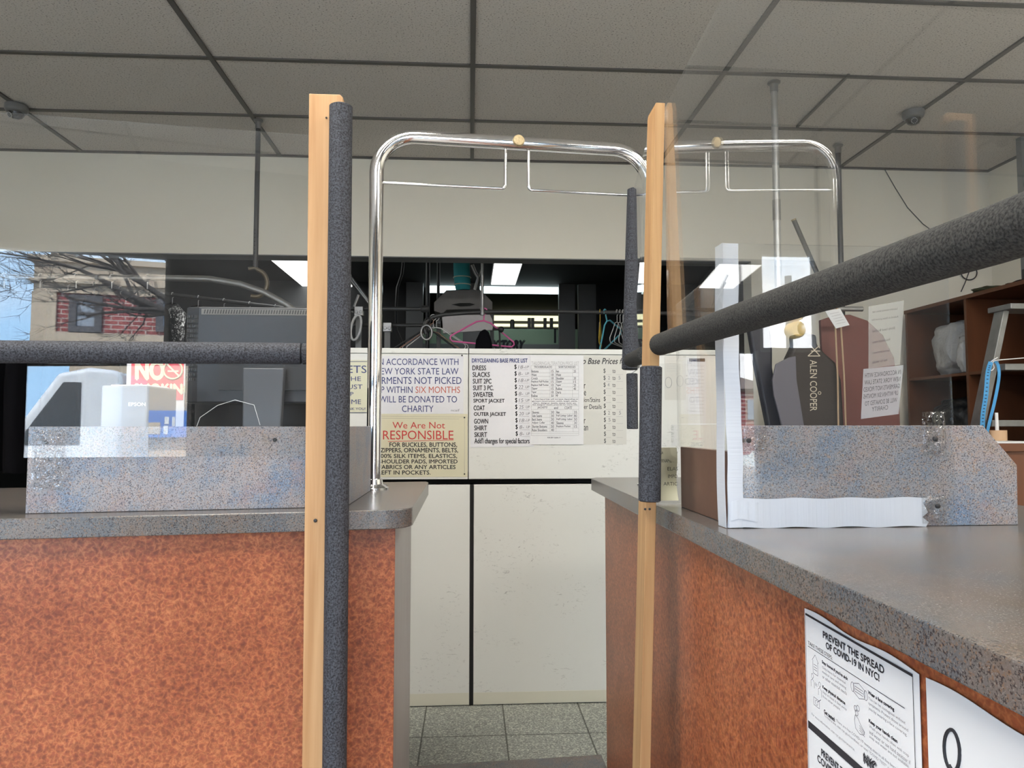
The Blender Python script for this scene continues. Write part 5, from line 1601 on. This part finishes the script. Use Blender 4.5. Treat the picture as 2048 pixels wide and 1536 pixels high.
for k in range(13):
    x = -3.75 + .20 * k
    z = 2.36 - .35 * (x + 4.2) / 3.15 + .003
    m_ = cols[k % 4]
    lab = {'cloth': 'black', 'bagnavy': 'navy', 'steel2': 'grey'}[m_] + ' garment in clear film on the far dark rail'
    if m_ not in protos:
        protos[m_] = garment((x, 5.75, z), lab, 'filmed ' + lab.split()[0] + ' garments on the far rail', m_)
    else:
        dup(protos[m_], (x, 5.75, z), R.uniform(-.2, .2))

# ================================================================== the street outside, mirrored in the screens
def mirror_left(px, py, Y, low=False):
    o, u, n = (o2, gu2, gn2) if low else (P0, gu, gn)
    d = ray(px, py); t = (o - CAM).dot(n) / d.dot(n); p = CAM + d * t
    q = d - 2 * d.dot(n) * n
    return p + q * ((Y - p.y) / q.y)
def mirror_right(px, py, Y):
    d = ray(px, py); p = CAM + d * (1.162 / d.y)
    q = Vector((d.x, -d.y, d.z))
    return p + q * ((Y - p.y) / q.y)
GZ = -.30
bm = NB(); box(bm, -45, 45, -60, -4.2, GZ - .12, GZ - .02); st('ground', bm, M['road'])
bm = NB(); box(bm, -45, 45, -4.2, WY - .101, GZ - .12, GZ + .08); st('pavement', bm, M['walk'])
YBD = -24.0
H_ = thing('street_house', (-4, YBD - 3, GZ), 'red brick house with tan stone cornice across the street, mirrored in the left screen', 'house')
lx = mirror_left(76, 600, YBD).x
rx = lx + 13
zz = lambda py: mirror_left(200, py, YBD).z
za, zb_, zc_, zd_ = zz(531), zz(590), zz(668), zz(690)
bm = NB(); box(bm, lx, rx, YBD - 8, YBD, zc_, zb_); obj('brick_wall', bm, M['brickr'], H_)
bm = NB(); box(bm, lx - .1, rx, YBD - 8, YBD + .12, zb_, za); box(bm, lx - .2, rx, YBD - 8, YBD + .3, zz(572), zz(566)); box(bm, lx - .25, rx, YBD - 8, YBD + .3, za, za + .18); obj('cornice', bm, M['stone'], H_)
bm = NB(); box(bm, lx - .15, lx + .55, YBD - 8, YBD + .1, zc_, zb_); obj('corner_pier', bm, M['stone'], H_)
bm = NB(); box(bm, lx - .15, rx, YBD - 8, YBD + .15, GZ - .02, zc_ - .001); obj('stone_base', bm, M['stone'], H_)
bm = NB(); a = mirror_left(96, 520, YBD); b = mirror_left(128, 497, YBD); box(bm, a.x, b.x, YBD - 1.6, YBD - .3, za + .18, b.z + .4); obj('chimney', bm, M['stone'], H_)
for a, b in ((138, 207), (312, 380)):
    p, q = mirror_left(a, 664, YBD), mirror_left(b, 593, YBD)
    bm = NB()
    for x0, x1, z0, z1 in ((p.x, p.x + .22, p.z, q.z), (q.x - .22, q.x, p.z, q.z), (p.x + .22, q.x - .22, p.z, p.z + .2), (p.x + .22, q.x - .22, q.z - .2, q.z)):
        box(bm, x0, x1, YBD + .005, YBD + .12, z0, z1)
    wf = obj('window', bm, M['winframe'], H_)
    bm = NB(); box(bm, p.x + .22, q.x - .22, YBD + .01, YBD + .04, p.z + .2, q.z - .2); obj('pane', bm, M['winglass'], wf)
    bm = NB(); zm = (p.z + q.z) / 2; box(bm, p.x + .22, q.x - .22, YBD + .042, YBD + .09, zm - .05, zm + .05); obj('sash_bar', bm, M['winframe'], wf)
# blue shop front with lettering panels on the ground floor
p, q = mirror_left(286, 875, YBD, True), mirror_left(372, 822, YBD, True)
bm = NB(); box(bm, p.x, q.x + 2.5, YBD + .16, YBD + .55, p.z, q.z)
aw = tag(obj('shop_awning', bm, M['awning'], bevel=.03), 'blue shop front board across the street, mirrored low in the left screen', 'shop front')
a, b = mirror_left(300, 868, YBD, True), mirror_left(327, 845, YBD, True)
bm = NB(); box(bm, a.x, b.x, YBD + .551, YBD + .58, a.z, b.z); obj('picture_panel', bm, M['stone'], aw)
bm = NB()
for x0, y0, x1, y1 in ((333, 868, 342, 851), (335, 848, 344, 834), (350, 852, 356, 834)):
    a, b = mirror_left(x0, y0, YBD, True), mirror_left(x1, y1, YBD, True); box(bm, a.x, b.x, YBD + .551, YBD + .575, a.z, b.z)
obj('lettering', bm, M['paper'], aw)
# parked white van
YV = -7.2
p, q = mirror_left(128, 905, YV, True), mirror_left(297, 742, YV, True)
vn = thing('parked_van', ((p.x + q.x) / 2, YV - .9, GZ), 'white van parked outside, mirrored low in the left screen', 'van')
x0, x1 = p.x - 1.25, mirror_left(300, 800, YV - 1.8, True).x; zv = q.z; zb0 = GZ + .32
prof = [(x0, zb0), (x0 - .02, zb0 + .55), (x0 + .55, zb0 + .80), (x0 + 1.15, zv - .05), (x0 + 1.5, zv + .03), (x1 - .06, zv), (x1, zv - .1), (x1, zb0)]
bm = NB(); slab(bm, [(x, YV - 1.8, z) for x, z in prof], (0, 1.8, 0)); obj('body', bm, M['vanwhite'], vn, bevel=.05, smooth=40)
bm = NB(); slab(bm, [(x0 + .72, YV + .001, zb0 + .86), (x0 + 1.42, YV + .001, zb0 + .86), (x0 + 1.42, YV + .001, zv - .16), (x0 + 1.22, YV + .001, zv - .16)], (0, .01, 0)); obj('side_window', bm, M['carglass'], vn)
bm = NB(); box(bm, x0 - .03, x0 + .02, YV - 1.7, YV - .1, zb0 + .02, zb0 + .2); box(bm, x1 - .02, x1 + .03, YV - 1.7, YV - .1, zb0 + .02, zb0 + .2); obj('bumper', bm, M['winframe'], vn)
for x in (x0 + .62, x1 - .7):
    for y in (YV - .22, YV - 1.58):
        bm = NB(); lathe(bm, [(.20, -.10), (.31, -.09), (.33, -.05), (.33, .05), (.31, .09), (.20, .10)], (x, y + (.16 if y > YV - 1 else -.16), GZ + .312), 24, (0, 1, 0)); obj('wheel', bm, M['black'], vn, smooth=40)
# dark green car seen beside the garment bags
M['roof'] = mat('brown_roof', (.16, .11, .09), .8)
YCAR = -7.6
p, q = mirror_right(1500, 850, YCAR), mirror_right(1600, 800, YCAR)
ca = thing('parked_car', (p.x + .6, YCAR - .8, GZ), 'dark green car parked outside, mirrored in the right screen', 'car')
x0 = p.x - .3; prof = [(x0, GZ + .3), (x0 + .02, GZ + .75), (x0 + .9, GZ + .95), (x0 + 1.5, GZ + 1.42), (x0 + 2.8, GZ + 1.45), (x0 + 3.5, GZ + 1.0), (x0 + 4.1, GZ + .9), (x0 + 4.1, GZ + .3)]
bm = NB(); slab(bm, [(x, YCAR - 1.6, z) for x, z in prof], (0, 1.6, 0)); obj('body', bm, M['cargreen'], ca, bevel=.05, smooth=40)
bm = NB(); slab(bm, [(x0 + 1.1, YCAR + .001, GZ + .98), (x0 + 3.3, YCAR + .001, GZ + .98), (x0 + 2.7, YCAR + .001, GZ + 1.36), (x0 + 1.6, YCAR + .001, GZ + 1.36)], (0, .01, 0)); obj('side_window', bm, M['carglass'], ca)
for x in (x0 + .75, x0 + 3.3):
    for y in (YCAR - .06, YCAR - 1.54):
        bm = NB(); lathe(bm, [(.18, -.09), (.29, -.08), (.30, -.04), (.30, .04), (.29, .08), (.18, .09)], (x, y, GZ + .282), 24, (0, 1, 0)); obj('wheel', bm, M['black'], ca, smooth=40)
# low brown house beyond the car
p, q = mirror_right(1474, 850, YBD), mirror_right(1530, 752, YBD)
h2 = thing('street_house', ((p.x + q.x) / 2, YBD - 3, GZ), 'low brown house across the street, mirrored beside the navy garment bag', 'house')
bm = NB(); box(bm, p.x - 1.5, q.x + .4, YBD - 5, YBD, GZ - .02, q.z - .5); obj('wall', bm, M['brickr'], h2)
bm = NB(); slab(bm, [(p.x - 1.7, YBD + .3, q.z - .5), (q.x + .6, YBD + .3, q.z - .5), (q.x - .9, YBD - 2.5, q.z + .35), (p.x - .3, YBD - 2.5, q.z + .35)], (0, -.15, -.1)); obj('roof', bm, M['roof'], h2)
bm = NB(); box(bm, p.x + .4, p.x + 1.3, YBD + .001, YBD + .06, p.z + .2, q.z - .9); obj('window', bm, M['winglass'], h2)
# traffic light
p = mirror_right(1578, 630, -10.0)
tl = thing('traffic_light', (p.x, -10, GZ), 'yellow traffic light on a pole outside, mirrored in the right screen', 'traffic light')
bm = NB(); tube(bm, [(p.x, -10, GZ - .02), (p.x, -10, p.z + .7)], .06, 12); obj('pole', bm, M['midgrey'], tl, smooth=50)
bm = NB()
for k in range(3):
    lathe(bm, [(.13, -.15), (.15, -.10), (.15, .10), (.12, .14)], (p.x, -9.78, p.z + .3 - .3 * k), 18, (0, 1, 0))
obj('signal_head', bm, M['tlight'], tl, smooth=40)
# bare street tree
tr = thing('street_tree', (-.9, -9.5, GZ), 'bare street tree outside, its branches mirrored in the left screen', 'tree')
rt_ = random.Random(21)
bmT, bmB = NB(), NB()
crown = mirror_left(352, 598, -9.5)
base = Vector((crown.x + .35, -9.5, GZ - .02))
def limb(bm, a, d, ln_, r, lev):
    pts, rad = [a.copy()], [r]
    n = 4
    for k in range(n):
        d = (d + Vector((rt_.uniform(-.22, .22), rt_.uniform(-.22, .22), rt_.uniform(-.10, .20)))).normalized()
        a = a + d * ln_ / n
        pts.append(a.copy()); rad.append(r * (1 - .5 * (k + 1) / n))
    tube(bm, pts, rad, 6 if lev < 3 else 4, caps=False)
    if lev < 6:
        for k in range(4 if lev < 2 else 3):
            i = rt_.randint(1, n)
            s = Vector((rt_.uniform(-1.2, .7), rt_.uniform(-.6, .6), rt_.uniform(-.55, .75))).normalized()
            limb(bm, pts[i], (d * .8 + s * .7).normalized(), ln_ * rt_.uniform(.55, .78), max(rad[i] * .66, .0035), lev + 1)
h_ = crown.z - base.z - .25
tube(bmT, [base, base + Vector((.02, 0, h_ * .4)), base + Vector((-.05, .02, h_ * .75)), base + Vector((-.12, .03, h_))], [.19, .15, .13, .12], 12)
top = base + Vector((-.12, .03, h_ - .05))
for d, l_ in (((-1, .05, .22), 1.75), ((-1, -.1, .45), 1.7), ((-1, .1, .02), 1.5), ((-.5, .1, 1), 1.1), ((.8, .1, .6), 1.0)):
    limb(bmB, top, Vector(d).normalized(), l_, .060, 1)
obj('trunk', bmT, M['bark'], tr, smooth=60)
obj('branches', bmB, M['bark'], tr, smooth=60)
